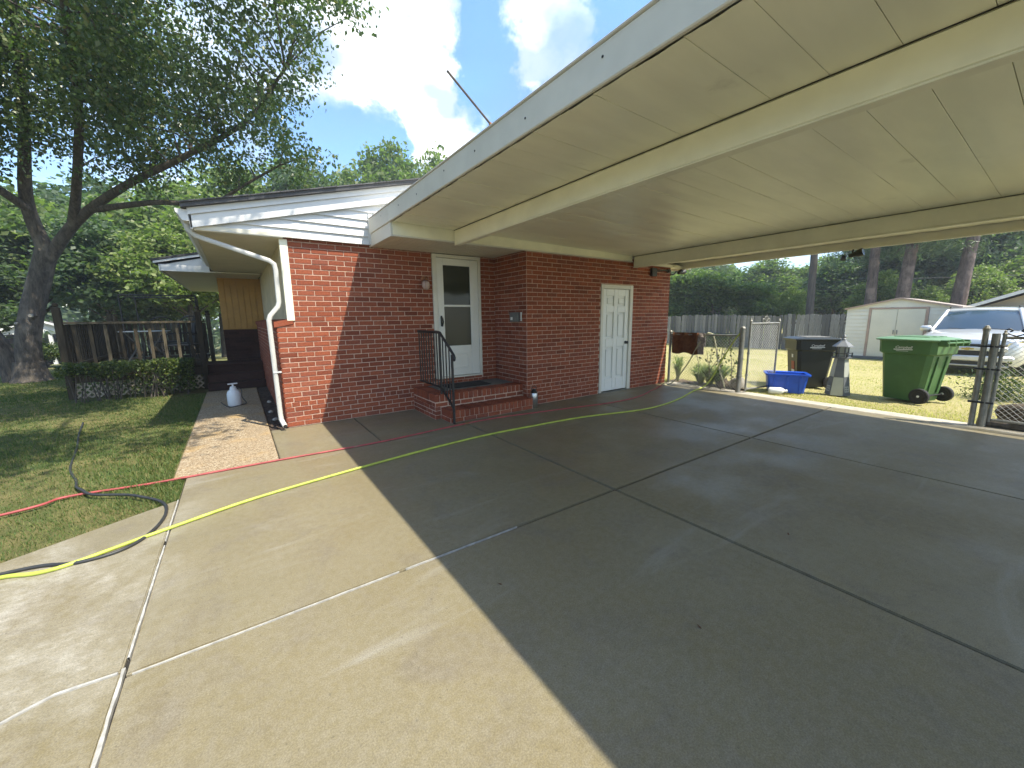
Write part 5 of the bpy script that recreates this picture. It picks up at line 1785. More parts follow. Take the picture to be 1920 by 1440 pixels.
def wire(name, a, b, sag, label, r=0.012, mat='black_plastic'):
    a, b = Vector(a), Vector(b)
    pts = [a.lerp(b, i / 14) - Vector((0, 0, sag * 4 * (i / 14) * (1 - i / 14))) for i in range(15)]
    return tag(MB().tube(pts, r, 5).build(name, mat), label, 'cable', 'power lines')


def background_built():
    z = ground_z(24.7)
    t = thing('utility_pole', 'plain dark wooden utility pole rising behind the plank fence', 'utility pole', (24.7, 8.15, z))
    MB().tube([(24.7, 8.15, z), (24.66, 8.25, 4.0), (24.6, 8.4, 9.0)], [0.19, 0.16, 0.13], 12).build('pole', 'pole_wood', t, smooth=40)
    MB().box((24.5, 7.4, 8.4), (24.6, 9.4, 8.5)).build('crossarm', 'pole_wood', t)
    # brown roofed house behind the plank fence
    t = thing('distant_house', 'low house with pale walls and brown hip roof beyond the plank fence', 'house', (38, 11.3, ground_z(38)))
    MB().box((36.3, 9.6, -0.5), (42, 13.2, 1.72)).build('wall', 'house_white', t)
    MB().loft([[(35.9, 9.2, 1.70), (35.9, 13.6, 1.70), (42.4, 13.6, 1.70), (42.4, 9.2, 1.70)], [(37.6, 10.9, 2.48), (37.6, 12.3, 2.48), (40.6, 12.3, 2.48), (40.6, 10.9, 2.48)]]).build('roof', 'brown_shingle', t)
    for y in (10.1, 11.9):
        w = MB().bevel_box((36.27, y, 0.6), (36.32, y + 0.8, 1.4), 0.01).build('window', 'house_white', t)
        MB().box((36.262, y + 0.07, 0.67), (36.272, y + 0.73, 1.33)).build('pane', 'car_glass', w)
    # tan gable house at the right edge
    gz = ground_z(24)
    t = thing('gabled_house', 'tan gabled neighbour house with pale rake board at the right edge', 'house', (26.5, -0.4, gz))
    MB().prism([(24.2, 2.4, gz), (24.2, -3.6, gz), (24.2, -3.6, 1.6), (24.2, -0.6, 2.85), (24.2, 2.4, 1.6)], (6, 0, 0)).build('wall', 'house_tan', t)
    for s in (1, -1):
        e, zz = (2.95, 1.46) if s == 1 else (-4.15, 1.46)
        MB().prism([(23.8, e, zz), (23.8, -0.6, 2.95), (23.8, -0.6, 3.07), (23.8, e, zz + 0.11)], (6.6, 0, 0)).build('roof', 'brown_shingle', t)
        MB().prism([(23.77, e, zz - 0.02), (23.77, -0.6, 2.92), (23.77, -0.6, 3.05), (23.77, e, zz + 0.10)], (0.028, 0, 0)).build('rake_board', 'house_white', t)
    MB().bevel_box((23.9, -3.6, 1.52), (24.19, 2.6, 1.60), 0.01).build('soffit_band', 'house_white', t)
    w = MB().bevel_box((24.15, 0.2, 0.4), (24.19, 1.3, 1.3), 0.01).build('window', 'house_white', t)
    MB().box((24.14, 0.28, 0.48), (24.152, 1.22, 1.22)).build('pane', 'car_glass', w)
    # white gabled house far down the slope on the left
    gz = -3.0
    t = thing('white_house', 'white gabled house with open carport down the slope beyond the tree', 'house', (-15.4, 57.5, gz))
    MB().prism([(-18.6, 57, 0.35), (-12.6, 57, 0.35), (-15.6, 57, 1.62)], (0, 0.3, 0)).build('gable_wall', 'house_white', t)
    MB().box((-18.4, 59.5, gz), (-12.8, 66, 0.45)).build('wall', 'shade_dark_brick', t)
    for s in (1, -1):
        c = -15.6
        MB().prism([(c + s * 3.5, 56.7, 0.22), (c, 56.7, 1.70), (c, 56.7, 1.86), (c + s * 3.5, 56.7, 0.38)], (0, 9.6, 0)).build('roof', 'shingle', t)
        MB().prism([(c + s * 3.5, 56.66, 0.18), (c, 56.66, 1.66), (c, 56.66, 1.86), (c + s * 3.5, 56.66, 0.38)], (0, 0.035, 0)).build('rake_board', 'house_white', t)
    for x in (-18.3, -15.0, -13.0):
        MB().box((x, 57.0, gz), (x + 0.25, 57.25, 0.36)).build('post', 'house_white', t)
    w = MB().bevel_box((-15.0, 59.42, -1.6), (-13.9, 59.49, -0.4), 0.01).build('window', 'house_white', t)
    MB().box((-14.9, 59.40, -1.5), (-14.0, 59.418, -0.5)).build('pane', 'car_glass', w)
    wire('power_line', (-26, 19.5, 4.6), (6, 30, 3.2), 0.5, 'upper overhead cable crossing in front of the left trees')
    wire('power_line', (-26, 19.0, 4.1), (6, 30, 2.75), 0.5, 'middle overhead cable crossing in front of the left trees')
    wire('power_line', (-26, 18.5, 3.0), (6, 30, 2.4), 0.6, 'lowest overhead cable crossing in front of the left trees')
    wire('power_line', (24.6, 8.4, 3.2), (40, -8, 4.0), 0.4, 'upper overhead cable running right from the utility pole', 0.014)
    wire('power_line', (24.6, 8.4, 2.7), (40, -8, 3.3), 0.4, 'lower overhead cable running right from the utility pole', 0.014)


background_built()

# ------------------------------------------------------------------ deck with its furniture
def deck():
    t = thing('wooden_deck', 'weathered raised wooden deck with picket railing and lattice skirt', 'deck', (-1.65, 12.3, 0))
    x0, x1, y0, y1, zf, zr = -2.62, -0.66, 10.55, 14.2, 0.50, 1.44
    y = y0
    while y < y1:
        MB().bevel_box((x0, y, zf - 0.03), (x1, y + 0.138, zf), 0.004).build('floor_board', 'deck_wood', t)
        y += 0.144
    MB().box((x0 + 0.02, y0 + 0.02, zf - 0.19), (x1 - 0.02, y0 + 0.06, zf - 0.032)).build('joist', 'deck_wood', t)
    MB().box((x0 + 0.02, y0 + 0.07, zf - 0.19), (x0 + 0.06, y1, zf - 0.032)).build('joist', 'deck_wood', t)

    def post(x, y, h):
        p = MB().bevel_box((x - 0.05, y - 0.05, 0.0), (x + 0.05, y + 0.05, h), 0.006).build('post', 'deck_wood', t)
        MB().lathe([(0, 0), (0.06, 0), (0.065, 0.03), (0.03, 0.045), (0.045, 0.08), (0.035, 0.11), (0, 0.125)], c=(x, y, h), seg=12).build('finial', 'deck_wood', p, smooth=50)
    post(x0, y0, 1.66)
    post(x1 + 0.03, y0, 1.62)
    post(x0, y1, 1.60)
    post(x1 + 0.03, y1, 1.60)

    def run(a, b, n, sparse=False, wd=0.085):
        a, b = Vector(a), Vector(b)
        d = (b - a).normalized()
        nr = Vector((-d.y, d.x, 0))
        L = (b - a).length
        for z, h in ((zr - 0.04, 0.04), (zf + 0.10, 0.05)):
            pts = [a + nr * -0.03 + Vector((0, 0, z)), b + nr * -0.03 + Vector((0, 0, z)), b + nr * -0.03 + Vector((0, 0, z + h)), a + nr * -0.03 + Vector((0, 0, z + h))]
            MB().prism([tuple(p) for p in pts], tuple(nr * 0.06)).build('rail', 'deck_wood', t)
        for i in range(n):
            c = a + d * L * (i + 0.5) / n
            w = wd * random.uniform(0.9, 1.1)
            zt = zr - 0.045 + random.uniform(-0.01, 0)
            pts = [c - d * w / 2 + Vector((0, 0, zf + 0.02)), c + d * w / 2 + Vector((0, 0, zf + 0.02)), c + d * w / 2 + Vector((0, 0, zt)), c - d * w / 2 + Vector((0, 0, zt))]
            MB().prism([tuple(p + nr * 0.031) for p in pts], tuple(nr * 0.018)).build('picket', 'deck_wood', t)
    run((x0 + 0.06, y0, 0), (x1 - 0.03, y0, 0), 9, wd=0.05)
    run((x0, y0 + 0.06, 0), (x0, y1 - 0.06, 0), 26)
    run((x0 + 0.06, y1, 0), (x1 - 0.03, y1, 0), 17)
    # lattice skirt
    zt, zb = zf - 0.2, 0.02
    h = zt - zb
    for fam in (1, -1):
        s = -h
        while s < (x1 - x0):
            a, b = s, s + h
            za, zb2 = (zb, zt)
            if a < 0:
                za = zb + (0 - a); a = 0
            if b > x1 - x0:
                zb2 = zt - (b - (x1 - x0)); b = x1 - x0
            if b - a > 0.05:
                p, q = ((x0 + a, za), (x0 + b, zb2)) if fam > 0 else ((x1 - a, za), (x1 - b, zb2))
                yy = y0 + (0.0 if fam > 0 else 0.008)
                dx = 0.02 * fam
                MB().prism([(p[0] - 0.02, yy, p[1]), (p[0] + 0.02, yy, p[1]), (q[0] + 0.02, yy, q[1]), (q[0] - 0.02, yy, q[1])], (0, 0.0075, 0)).build('lattice_slat', 'lattice_wood', t)
            s += 0.105


deck()


def furniture():
    z = 0.502
    t = thing('patio_table', 'round glass topped metal patio table on the deck', 'table', (-1.75, 12.4, z))
    MB().lathe([(0, 0.70), (0.45, 0.70), (0.46, 0.715), (0, 0.715)], seg=28).build('table_top', 'jug_white', t, local=True)
    for k in range(4):
        a = k * math.pi / 2 + 0.4
        MB().tube([(0.36 * math.cos(a), 0.36 * math.sin(a), 0.70), (0.14 * math.cos(a), 0.14 * math.sin(a), 0.38), (0.38 * math.cos(a), 0.38 * math.sin(a), 0.0)], 0.016, 6).build('leg', 'galvanised', t, local=True)

    def chair(name, label, x, y, rz):
        c = thing(name, label, 'chair', (x, y, z), rz, 'patio chairs on the deck')
        MB().bevel_box((-0.25, -0.24, 0.40), (0.25, 0.24, 0.43), 0.01).build('seat', 'black_iron', c, local=True)
        fr = MB().tube(spline([(-0.25, 0.24, 0.42), (-0.25, 0.30, 0.85), (-0.12, 0.33, 1.02), (0.12, 0.33, 1.02), (0.25, 0.30, 0.85), (0.25, 0.24, 0.42)], 6), 0.014, 6).build('back_frame', 'black_iron', c, local=True)
        for k in range(5):
            xx = -0.16 + 0.08 * k
            MB().tube([(xx, 0.25, 0.43), (xx, 0.315, 1.0)], 0.008, 5).build('back_slat', 'black_iron', c, local=True)
        for sx in (-1, 1):
            MB().tube(spline([(sx * 0.26, -0.24, 0.0), (sx * 0.27, -0.24, 0.55), (sx * 0.27, -0.18, 0.64), (sx * 0.26, 0.25, 0.66)], 5), 0.013, 6).build('arm', 'black_iron', c, local=True)
            MB().tube([(sx * 0.25, 0.24, 0.42), (sx * 0.26, 0.30, 0.0)], 0.013, 6).build('leg', 'black_iron', c, local=True)
    chair('patio_chair', 'black metal patio chair turned sideways right of the patio table', -1.12, 12.1, -1.4)
    chair('patio_chair', 'black metal patio chair behind the patio table by the back railing', -1.5, 13.3, 0.2)
    chair('patio_chair', 'black metal patio chair nearest the right deck post', -0.98, 11.2, -0.5)
    t = thing('canopy_frame', 'bare black canopy frame standing on the deck above the chairs', 'canopy frame', (-1.4, 12.6, z))
    A = [(-2.08, 12.35), (-0.74, 12.35), (-0.78, 13.6), (-2.0, 13.6)]
    for (x, y) in A:
        MB().tube([(x, y, z), (x, y, 2.02)], 0.016, 6).build('upright', 'black_iron', t)
    for i in range(4):
        a, b = A[i], A[(i + 1) % 4]
        MB().tube([(a[0], a[1], 2.03), (b[0], b[1], 2.03)], 0.014, 6).build('top_bar', 'black_iron', t)
    for (x, y), s in ((A[0], 1), (A[1], -1)):
        MB().tube([(x, y, 1.86), (x + s * 0.16, y, 2.02)], 0.010, 5).build('brace', 'black_iron', t)


furniture()
# ------------------------------------------------------------------ vegetation
def clump_points(ells, n_per, sig, rng, shell=0.55, dens=1.0):
    P, C = [], []
    for (c, r_) in ells:
        c, r_ = np.array(c), np.array(r_)
        vol = 4.19 * r_[0] * r_[1] * r_[2]
        k = max(3, int(vol * dens))
        d = rng.normal(size=(k, 3))
        d /= np.linalg.norm(d, axis=1, keepdims=True)
        rad = rng.uniform(shell, 1.0, (k, 1))
        cc = c + d * r_ * rad
        C.append(cc)
        off = rng.normal(0, 1, (k, n_per, 3)) * np.array([sig, sig, sig * 0.75])
        P.append((cc[:, None, :] + off).reshape(-1, 3))
    return np.concatenate(P), np.concatenate(C)


def branches_mb(limbs, twigs=None, seg=8):
    mb = MB()
    for pts, r0, r1 in limbs:
        sp = spline(pts, 6)
        n = len(sp)
        mb.tube(sp, [r0 + (r1 - r0) * (i / (n - 1)) ** 0.8 for i in range(n)], seg)
    if twigs is not None:
        nodes = [p for pts, r0, r1 in limbs[1:] for p in spline(pts, 6)]
        N = np.array([tuple(p) for p in nodes])
        for c in twigs:
            i = int(np.argmin(((N - c) ** 2).sum(1)))
            a, b = Vector(N[i]), Vector(c)
            m = a.lerp(b, 0.5) + Vector((0, 0, 0.08 * (b - a).length))
            mb.tube([a, m, b], [0.022, 0.014, 0.005], 4, cap=False)
    return mb


def yard_tree():
    rng = np.random.default_rng(21)
    t = thing('yard_tree', 'big forked shade tree with spreading dark crown on the left lawn', 'tree', (-4.25, 14.6, 0))
    trunk = [(-4.28, 14.6, -0.1), (-4.24, 14.6, 0.25), (-4.20, 14.6, 0.9), (-4.05, 14.6, 1.6), (-3.78, 14.6, 2.5), (-3.52, 14.55, 3.3)]
    limbs = [
        (trunk, 0.26, 0.20),
        ([(-3.56, 14.55, 3.05), (-3.66, 14.3, 4.2), (-3.3, 13.6, 5.6), (-2.9, 12.6, 7.2), (-2.6, 11.8, 8.4)], 0.165, 0.04),
        ([(-3.60, 14.55, 2.9), (-2.85, 14.1, 3.85), (-1.75, 12.8, 4.45), (-0.6, 11.6, 4.9), (0.6, 10.5, 5.5), (1.3, 9.4, 6.2)], 0.14, 0.025),
        ([(-2.5, 13.7, 4.05), (-1.2, 12.6, 4.15), (-0.2, 11.9, 4.1), (0.5, 11.4, 4.5), (1.2, 10.9, 4.9)], 0.08, 0.02),
        ([(-2.95, 14.15, 3.75), (-2.6, 13.4, 4.6), (-2.1, 12.0, 5.8), (-1.6, 9.8, 7.0), (-0.4, 7.6, 7.6), (1.0, 7.4, 7.4)], 0.11, 0.025),
        ([(-3.62, 14.35, 4.0), (-4.6, 13.2, 5.0), (-5.6, 12.2, 6.2)], 0.10, 0.03),
        ([(-4.12, 14.62, 0.85), (-4.15, 14.55, 1.3), (-3.93, 14.40, 1.62)], 0.08, 0.045),
    ]
    ells = [((-2.7, 12.9, 6.9), (2.8, 2.4, 2.2)), ((-0.9, 11.2, 6.1), (2.1, 2.0, 1.55)), ((0.7, 10.1, 5.8), (1.25, 1.7, 1.25)), ((1.5, 8.7, 6.9), (1.0, 1.4, 0.95)),
            ((-0.3, 8.7, 7.6), (2.0, 2.2, 1.5)), ((1.25, 10.6, 4.95), (0.75, 0.9, 0.6)), ((-4.2, 12.9, 5.4), (1.5, 1.5, 1.2)), ((-4.6, 11.2, 7.5), (2.2, 2.2, 1.8)), ((-1.4, 6.4, 8.0), (1.9, 2.0, 1.2)), ((-1.6, 12.6, 4.9), (1.5, 1.0, 0.55)), ((0.1, 11.6, 4.85), (1.0, 0.9, 0.55)), ((2.1, 8.3, 6.9), (0.55, 0.6, 0.5)), ((1.7, 10.2, 4.9), (0.5, 0.6, 0.5))]
    P, C = clump_points(ells, 95, 0.20, rng, 0.35, 4.3)
    V, F = leaves_np(P, 0.092, rng, 0.15, 0.62, 0.8)
    tr = branches_mb(limbs, C[::3])
    tr.lathe([(0.42, -0.05), (0.33, 0.10), (0.29, 0.30), (0.26, 0.5)], c=(-4.25, 14.6, 0), seg=14)
    tr.build('trunk', 'bark', t, smooth=60)
    for (x, y, z, r_) in ((-3.99, 14.385, 1.60, 0.05), (-4.25, 14.41, 1.42, 0.035)):
        MB().lathe([(0, 0), (r_, 0), (r_ * 0.8, 0.05), (0, 0.055)], seg=12, M=Matrix.Translation((x, y, z)) @ Matrix.Rotation(R_(80), 4, 'X')).build('branch_scar', 'stone', t)
    tag(put('crown', np_mesh('crown', V, F), 'pear_leaf', t), kind='stuff')
    t2 = thing('leaning_tree', 'second trunk leaning left at the picture edge beside the forked tree', 'tree', (-4.9, 14.9, 0))
    l2 = [([(-4.60, 14.9, -0.1), (-4.72, 14.9, 0.8), (-5.15, 14.9, 1.9), (-6.1, 15.0, 3.4), (-7.0, 15.0, 5.4)], 0.23, 0.10)]
    branches_mb(l2).build('trunk', 'bark', t2, smooth=60)
    P, C = clump_points([((-7.6, 15, 6.6), (2.4, 2.4, 1.9)), ((-6.6, 14.2, 5.0), (1.2, 1.2, 0.8))], 90, 0.26, rng, 0.4, 5)
    V, F = leaves_np(P, 0.11, rng, 0.15, 0.62, 0.8)
    tag(put('crown', np_mesh('crown', V, F), 'pear_leaf', t2), kind='stuff')
    # the tree whose shade falls over the near lawn: it stands out of the picture to the left
    t3 = thing('shade_tree', 'tree outside the picture on the left whose shade dapples the lawn', 'tree', (-7.0, 2.6, 0))
    l3 = [([(-7.0, 2.6, -0.1), (-6.9, 2.6, 1.5), (-6.4, 2.6, 3.4)], 0.34, 0.2), ([(-6.4, 2.6, 3.3), (-4.5, 2.8, 6.0), (-2.2, 3.0, 7.3), (1.2, 3.0, 7.3)], 0.16, 0.03), ([(-6.5, 2.6, 3.2), (-6.4, 3.5, 6.0), (-6.0, 4.2, 8.0)], 0.16, 0.04)]
    P, C = clump_points([((-4.4, 3.0, 7.6), (2.3, 2.4, 1.5)), ((-1.9, 2.3, 7.6), (1.8, 2.0, 0.9)), ((-0.3, 2.4, 7.5), (1.2, 1.3, 0.6)), ((-2.6, 5.6, 7.9), (2.0, 1.5, 0.8)), ((-0.4, 5.2, 8.0), (1.3, 1.4, 0.6)), ((1.2, 3.1, 7.3), (0.75, 0.4, 0.35)), ((1.35, 2.1, 7.2), (0.4, 0.45, 0.3)), ((-6.3, 4.2, 8.0), (2.0, 2.0, 1.5))], 110, 0.26, rng, 0.3, 6.5)
    V, F = leaves_np(P, 0.12, rng, 0.3, 0.62, 0.6)
    branches_mb(l3, C[::6]).build('trunk', 'bark', t3, smooth=60)
    tag(put('crown', np_mesh('crown', V, F), 'pear_leaf', t3), kind='stuff')


yard_tree()


def proto_tree(kind, seed):
    """a background tree of about 10 m, at the origin: (trunk mesh, crown mesh, material, bark)"""
    rng = np.random.default_rng(seed)
    rr = random.Random(seed)
    if kind == 'pine':
        ells = []
        limbs = [([(0, 0, -0.3), (0.05, 0, 3), (0.1, 0.05, 6.5), (0.0, 0.0, 10.0)], 0.24, 0.06)]
        for i in range(34):
            z = rr.uniform(4.2, 10.2)
            a = rr.uniform(0, 6.28)
            L = (10.9 - z) * 0.34 + 0.7
            limbs.append(([(0, 0, z - 0.3), (L * 0.5 * math.cos(a), L * 0.5 * math.sin(a), z - 0.1), (L * math.cos(a), L * math.sin(a), z + 0.1)], 0.05, 0.012))
            for q in (0.55, 0.95):
                ells.append(((L * q * math.cos(a), L * q * math.sin(a), z + 0.1), (0.55, 0.55, 0.28)))
        P, C = clump_points(ells, 70, 0.20, rng, 0.2, 10)
        V, F = leaves_np(P, 0.24, rng, 0.1, 0.16, 0.0)
        mat, bark = 'pine_needle', 'pine_bark'
    elif kind == 'shrub':
        ells = [((rr.uniform(-1.4, 1.4), rr.uniform(-1.4, 1.4), rr.uniform(1.4, 8.6)), (1.5, 1.5, 1.3)) for _ in range(9)]
        limbs = [([(rr.uniform(-.4, .4), rr.uniform(-.4, .4), -0.3), (rr.uniform(-.9, .9), rr.uniform(-.9, .9), 3), (rr.uniform(-1.8, 1.8), rr.uniform(-1.8, 1.8), 7.0)], 0.12, 0.03) for _ in range(6)]
        P, C = clump_points(ells, 60, 0.42, rng, 0.5, 1.7)
        V, F = leaves_np(P, 0.34, rng, 0.3, 0.45, 0.0)
        mat, bark = 'broad_leaf', 'bark'
    else:
        ells = [((0, 0, 6.2), (2.5, 2.5, 2.6)), ((0.6, 0.4, 8.3), (1.5, 1.5, 1.5))]
        for _ in range(7):
            a = rr.uniform(0, 6.28)
            ells.append(((1.9 * math.cos(a), 1.9 * math.sin(a), rr.uniform(3.0, 7.6)), (1.25, 1.25, 1.05)))
        limbs = [([(0, 0, -0.3), (0.1, 0, 2.5), (0.05, 0.1, 5), (0.3, 0.2, 8)], 0.24, 0.05)]
        for _ in range(7):
            a = rr.uniform(0, 6.28)
            z = rr.uniform(2.4, 5.5)
            limbs.append(([(0, 0, z), (0.9 * math.cos(a), 0.9 * math.sin(a), z + 0.9), (2.2 * math.cos(a), 2.2 * math.sin(a), z + 1.9)], 0.09, 0.02))
        P, C = clump_points(ells, 62, 0.32, rng, 0.62, 2.3)
        V, F = leaves_np(P, 0.27, rng, 0.35, 0.6, 0.2)
        mat, bark = {'broad': 'broad_leaf', 'dark': 'dark_leaf', 'bright': 'bright_leaf'}[kind], 'bark'
    return branches_mb(limbs, seg=6).mesh('trunk', 60), np_mesh('crown', V, F), mat, bark


PROTO = {}
for k_, s_ in (('broad', 31), ('dark', 37), ('bright', 41), ('pine', 43), ('shrub', 47)):
    PROTO[k_] = [proto_tree(k_, s_), proto_tree(k_, s_ + 100)]


def far_ground(x, y):
    z = ground_z(x, y)
    if x < 8:
        z -= 0.066 * max(0.0, y - 18)
    return z


def place_tree(name, kind, x, y, h, w, label, group, var=0):
    tm, cm, mat, bark = PROTO[kind][var]
    t = thing(name, label, 'tree' if kind != 'shrub' else 'shrub', (x, y, far_ground(x, y)), (x * 1.7 + y * 2.3) % 6.28, group, (w / 5.6, w / 5.6, h / 10.0))
    put('trunk', tm, bark, t, local=True)
    tag(put('crown', cm, mat, t, local=True), kind='stuff')


LEFT = [
    # x, y, height, width, kind
    (-19, 33, 10, 9, 'broad'), (-14.5, 30, 9.0, 8, 'dark'), (-11, 33, 10.0, 8.5, 'bright'), (-8.0, 29, 8.8, 7, 'broad'), (-5.4, 32, 10.4, 8, 'dark'), (-3.4, 27, 8.8, 6.5, 'broad'),
    (-0.6, 30, 11.0, 8, 'bright'), (2.4, 31, 12.6, 8.5, 'broad'), (5.4, 30, 12.2, 7.5, 'dark'), (8.0, 29.5, 12.6, 7.0, 'broad'), (10.5, 28.5, 13.6, 7.0, 'broad'), (12.6, 28.0, 12.9, 6.0, 'bright'), (15.5, 28.5, 11.5, 7, 'broad'),
    (-24, 27, 9, 9, 'dark'), (-1.6, 22.5, 6.4, 4.4, 'bright'), (-9.5, 24.5, 6.0, 5.5, 'dark'), (-4.2, 23.8, 6.2, 4.6, 'dark'),
    (-16, 25, 7.0, 6.5, 'broad'), (-29, 36, 11, 10, 'broad'),
]
place_ids = ['far left', 'second from the left', 'third from the left', 'fourth from the left', 'fifth from the left']


def lab_tree(kind, i, txt):
    return {'broad': 'mid green leafy tree', 'dark': 'dark green leafy tree', 'bright': 'pale yellow green tree', 'pine': 'tall dark pine', 'shrub': 'tall bushy shrub'}[kind] + ' ' + txt


LT = ['at the left edge far behind the lawn', 'behind the leaning trunk at the left edge', 'seen left of the forked trunk', 'rising just right of the forked trunk', 'behind the left deck post', 'above the left half of the deck',
      'above the middle of the deck', 'behind the right half of the deck', 'showing over the low porch roof', 'directly over the left end of the gable roof', 'with the highest round top above the gable roof', 'half hidden by the carport edge over the gable roof', 'behind the carport roof edge',
      'hidden beyond the left edge of the lawn', 'with pale thin stems behind the deck canopy frame', 'low behind the left deck railing', 'low behind the middle of the deck railing', 'low beyond the shrub on the left lawn', 'farthest out on the left']
for i, (x, y, h, w, k) in enumerate(LEFT):
    place_tree('leafy_tree', k, x, y, h, w, lab_tree(k, i, LT[i]), 'trees behind the left lawn and house', i % 2)

RIGHT = [
    (24.2, 15.4, 4.6, 5.2, 'shrub', 'bushy_shrub', 'right beside the garage corner behind the plank fence'), (24.6, 13.2, 4.5, 4.6, 'shrub', 'bushy_shrub', 'second from the garage corner behind the plank fence'), (25.4, 11.5, 3.7, 3.4, 'shrub', 'bushy_shrub', 'left of the utility pole behind the plank fence'),
    (26.2, 9.9, 3.3, 2.2, 'bright', 'young_tree', 'just left of the utility pole above the plank fence'),
    (27.2, 6.15, 3.9, 2.3, 'bright', 'young_tree', 'between the first and second pine trunks above the shed'), (27.6, 4.2, 3.0, 1.9, 'bright', 'young_tree', 'between the second and third pine trunks above the shed'),
    (34, 18.5, 6.3, 4.0, 'pine', 'far_pine', 'with thin straight stem above the bushes by the garage corner'), (40, 22, 7.2, 7, 'broad', 'far_tree', 'in the far row behind the garage corner'), (41, 17.5, 7.0, 7, 'broad', 'far_tree', 'in the far row left of the utility pole'), (42.5, 14.2, 6.9, 6.5, 'broad', 'far_tree', 'in the far row right of the utility pole'),
    (33, 9.6, 5.4, 4.6, 'dark', 'dark_tree', 'behind the brown hip roof'), (35, 6.8, 9.5, 5.5, 'dark', 'dark_tree', 'filling the gap between pine trunks above the shed'), (36, 4.3, 9.8, 5.5, 'dark', 'dark_tree', 'behind the third pine trunk'), (44, 11.6, 6.2, 6.0, 'broad', 'far_tree', 'low in the far row behind the first pine'),
    (43, 2.9, 8.4, 6.5, 'broad', 'far_tree', 'at the right edge beyond the tan house'), (33, 1.9, 5.0, 4.2, 'bright', 'far_tree', 'over the tan house roof'), (48, -2, 10, 9, 'broad', 'far_tree', 'off the right edge beyond the tan house'), (50, 8, 9, 9, 'broad', 'far_tree', 'farthest back between the pines'), (31, 21, 5.2, 6.0, 'dark', 'dark_tree', 'behind the garage corner bushes'),
    (38, 26, 9, 8, 'broad', 'far_tree', 'hidden beyond the garage wall'), (29, 3.0, 4.0, 2.6, 'bright', 'young_tree', 'right of the third pine trunk'),
]
for i, (x, y, h, w, k, nm, txt) in enumerate(RIGHT):
    place_tree(nm, k, x, y, h, w, lab_tree(k, i, txt), 'trees beyond the plank fence', i % 2)


def pines():
    rng = np.random.default_rng(77)
    for i, (b, m_, e, r_, txt) in enumerate([((25.2, 5.88), (25.3, 6.05), (25.3, 6.2), 0.27, 'tall pine trunk standing left of the shed peak'), ((25.5, 4.98), (25.55, 4.82), (25.6, 4.6), 0.33, 'tall pine trunk rising behind the shed peak'), ((25.8, 3.25), (25.85, 3.06), (25.9, 2.7), 0.31, 'leaning pine trunk right of the shed behind the car')]):
        z = ground_z(25)
        t = thing('pine_tree', txt, 'tree', (b[0], b[1], z), 0, 'tall pines behind the shed')
        limbs = [([(b[0], b[1], z - 0.1), (b[0] * 0.5 + m_[0] * 0.5, b[1] * 0.5 + m_[1] * 0.5, 2.2), (m_[0], m_[1], 4.6), (e[0], e[1], 9), (e[0], e[1] * 1.02, 15)], r_, 0.12)]
        ells = []
        rr = random.Random(i + 5)
        for _ in range(22):
            zz = rr.uniform(6.5, 15.5)
            a = rr.uniform(0, 6.28)
            L = rr.uniform(1.2, 3.2)
            p0 = Vector((e[0], e[1], zz - 0.3))
            p1 = p0 + Vector((L * math.cos(a), L * math.sin(a), 0.3))
            limbs.append(([p0, p0.lerp(p1, 0.5), p1], 0.07, 0.02))
            ells.append((tuple(p1), (0.8, 0.8, 0.45)))
        # low drooping boughs that hang into view under the carport edge
        for _ in range(8):
            zz = rr.uniform(4.4, 6.2)
            a = rr.uniform(0, 6.28)
            L = rr.uniform(1.0, 2.4)
            p0 = Vector((m_[0], m_[1], zz))
            p1 = p0 + Vector((abs(L * math.cos(a)), L * math.sin(a), -0.2))
            limbs.append(([p0, p0.lerp(p1, 0.5) + Vector((0, 0, 0.2)), p1], 0.05, 0.015))
            ells.append((tuple(p1), (0.7, 0.7, 0.4)))
        branches_mb(limbs).build('trunk', 'pine_bark', t, smooth=60)
        P, C = clump_points(ells, 90, 0.28, rng, 0.2, 5)
        V, F = leaves_np(P, 0.26, rng, 0.1, 0.14, 0.2)
        tag(put('crown', np_mesh('crown', V, F), 'pine_needle', t), kind='stuff')


pines()


def far_woods():
    """the wooded skyline that closes the view: reads as one mass"""
    rng = np.random.default_rng(5)
    P = []
    for k in range(150):
        a = rng.uniform(R_(-20), R_(215))
        D = rng.uniform(62, 95)
        x, y = D * math.cos(a), D * math.sin(a)
        h = rng.uniform(6.5, 9.5) if x > 30 else rng.uniform(7.5, 11.5)
        c = np.array([x, y, far_ground(x, y) + h * 0.5])
        d = rng.normal(size=(420, 3))
        d /= np.linalg.norm(d, axis=1, keepdims=True)
        q = c + d * np.array([4.6, 4.6, h * 0.55]) * rng.uniform(0.7, 1.05, (420, 1))
        P.append(q + rng.normal(0, 0.5, q.shape))
    P = np.concatenate(P)
    V, F = leaves_np(P, 1.15, rng, 0.4, 0.7)
    tag(put('distant_woods', np_mesh('distant_woods', V, F), 'dark_leaf'), 'distant wooded skyline closing off the view', 'woods', kind='stuff')


far_woods()


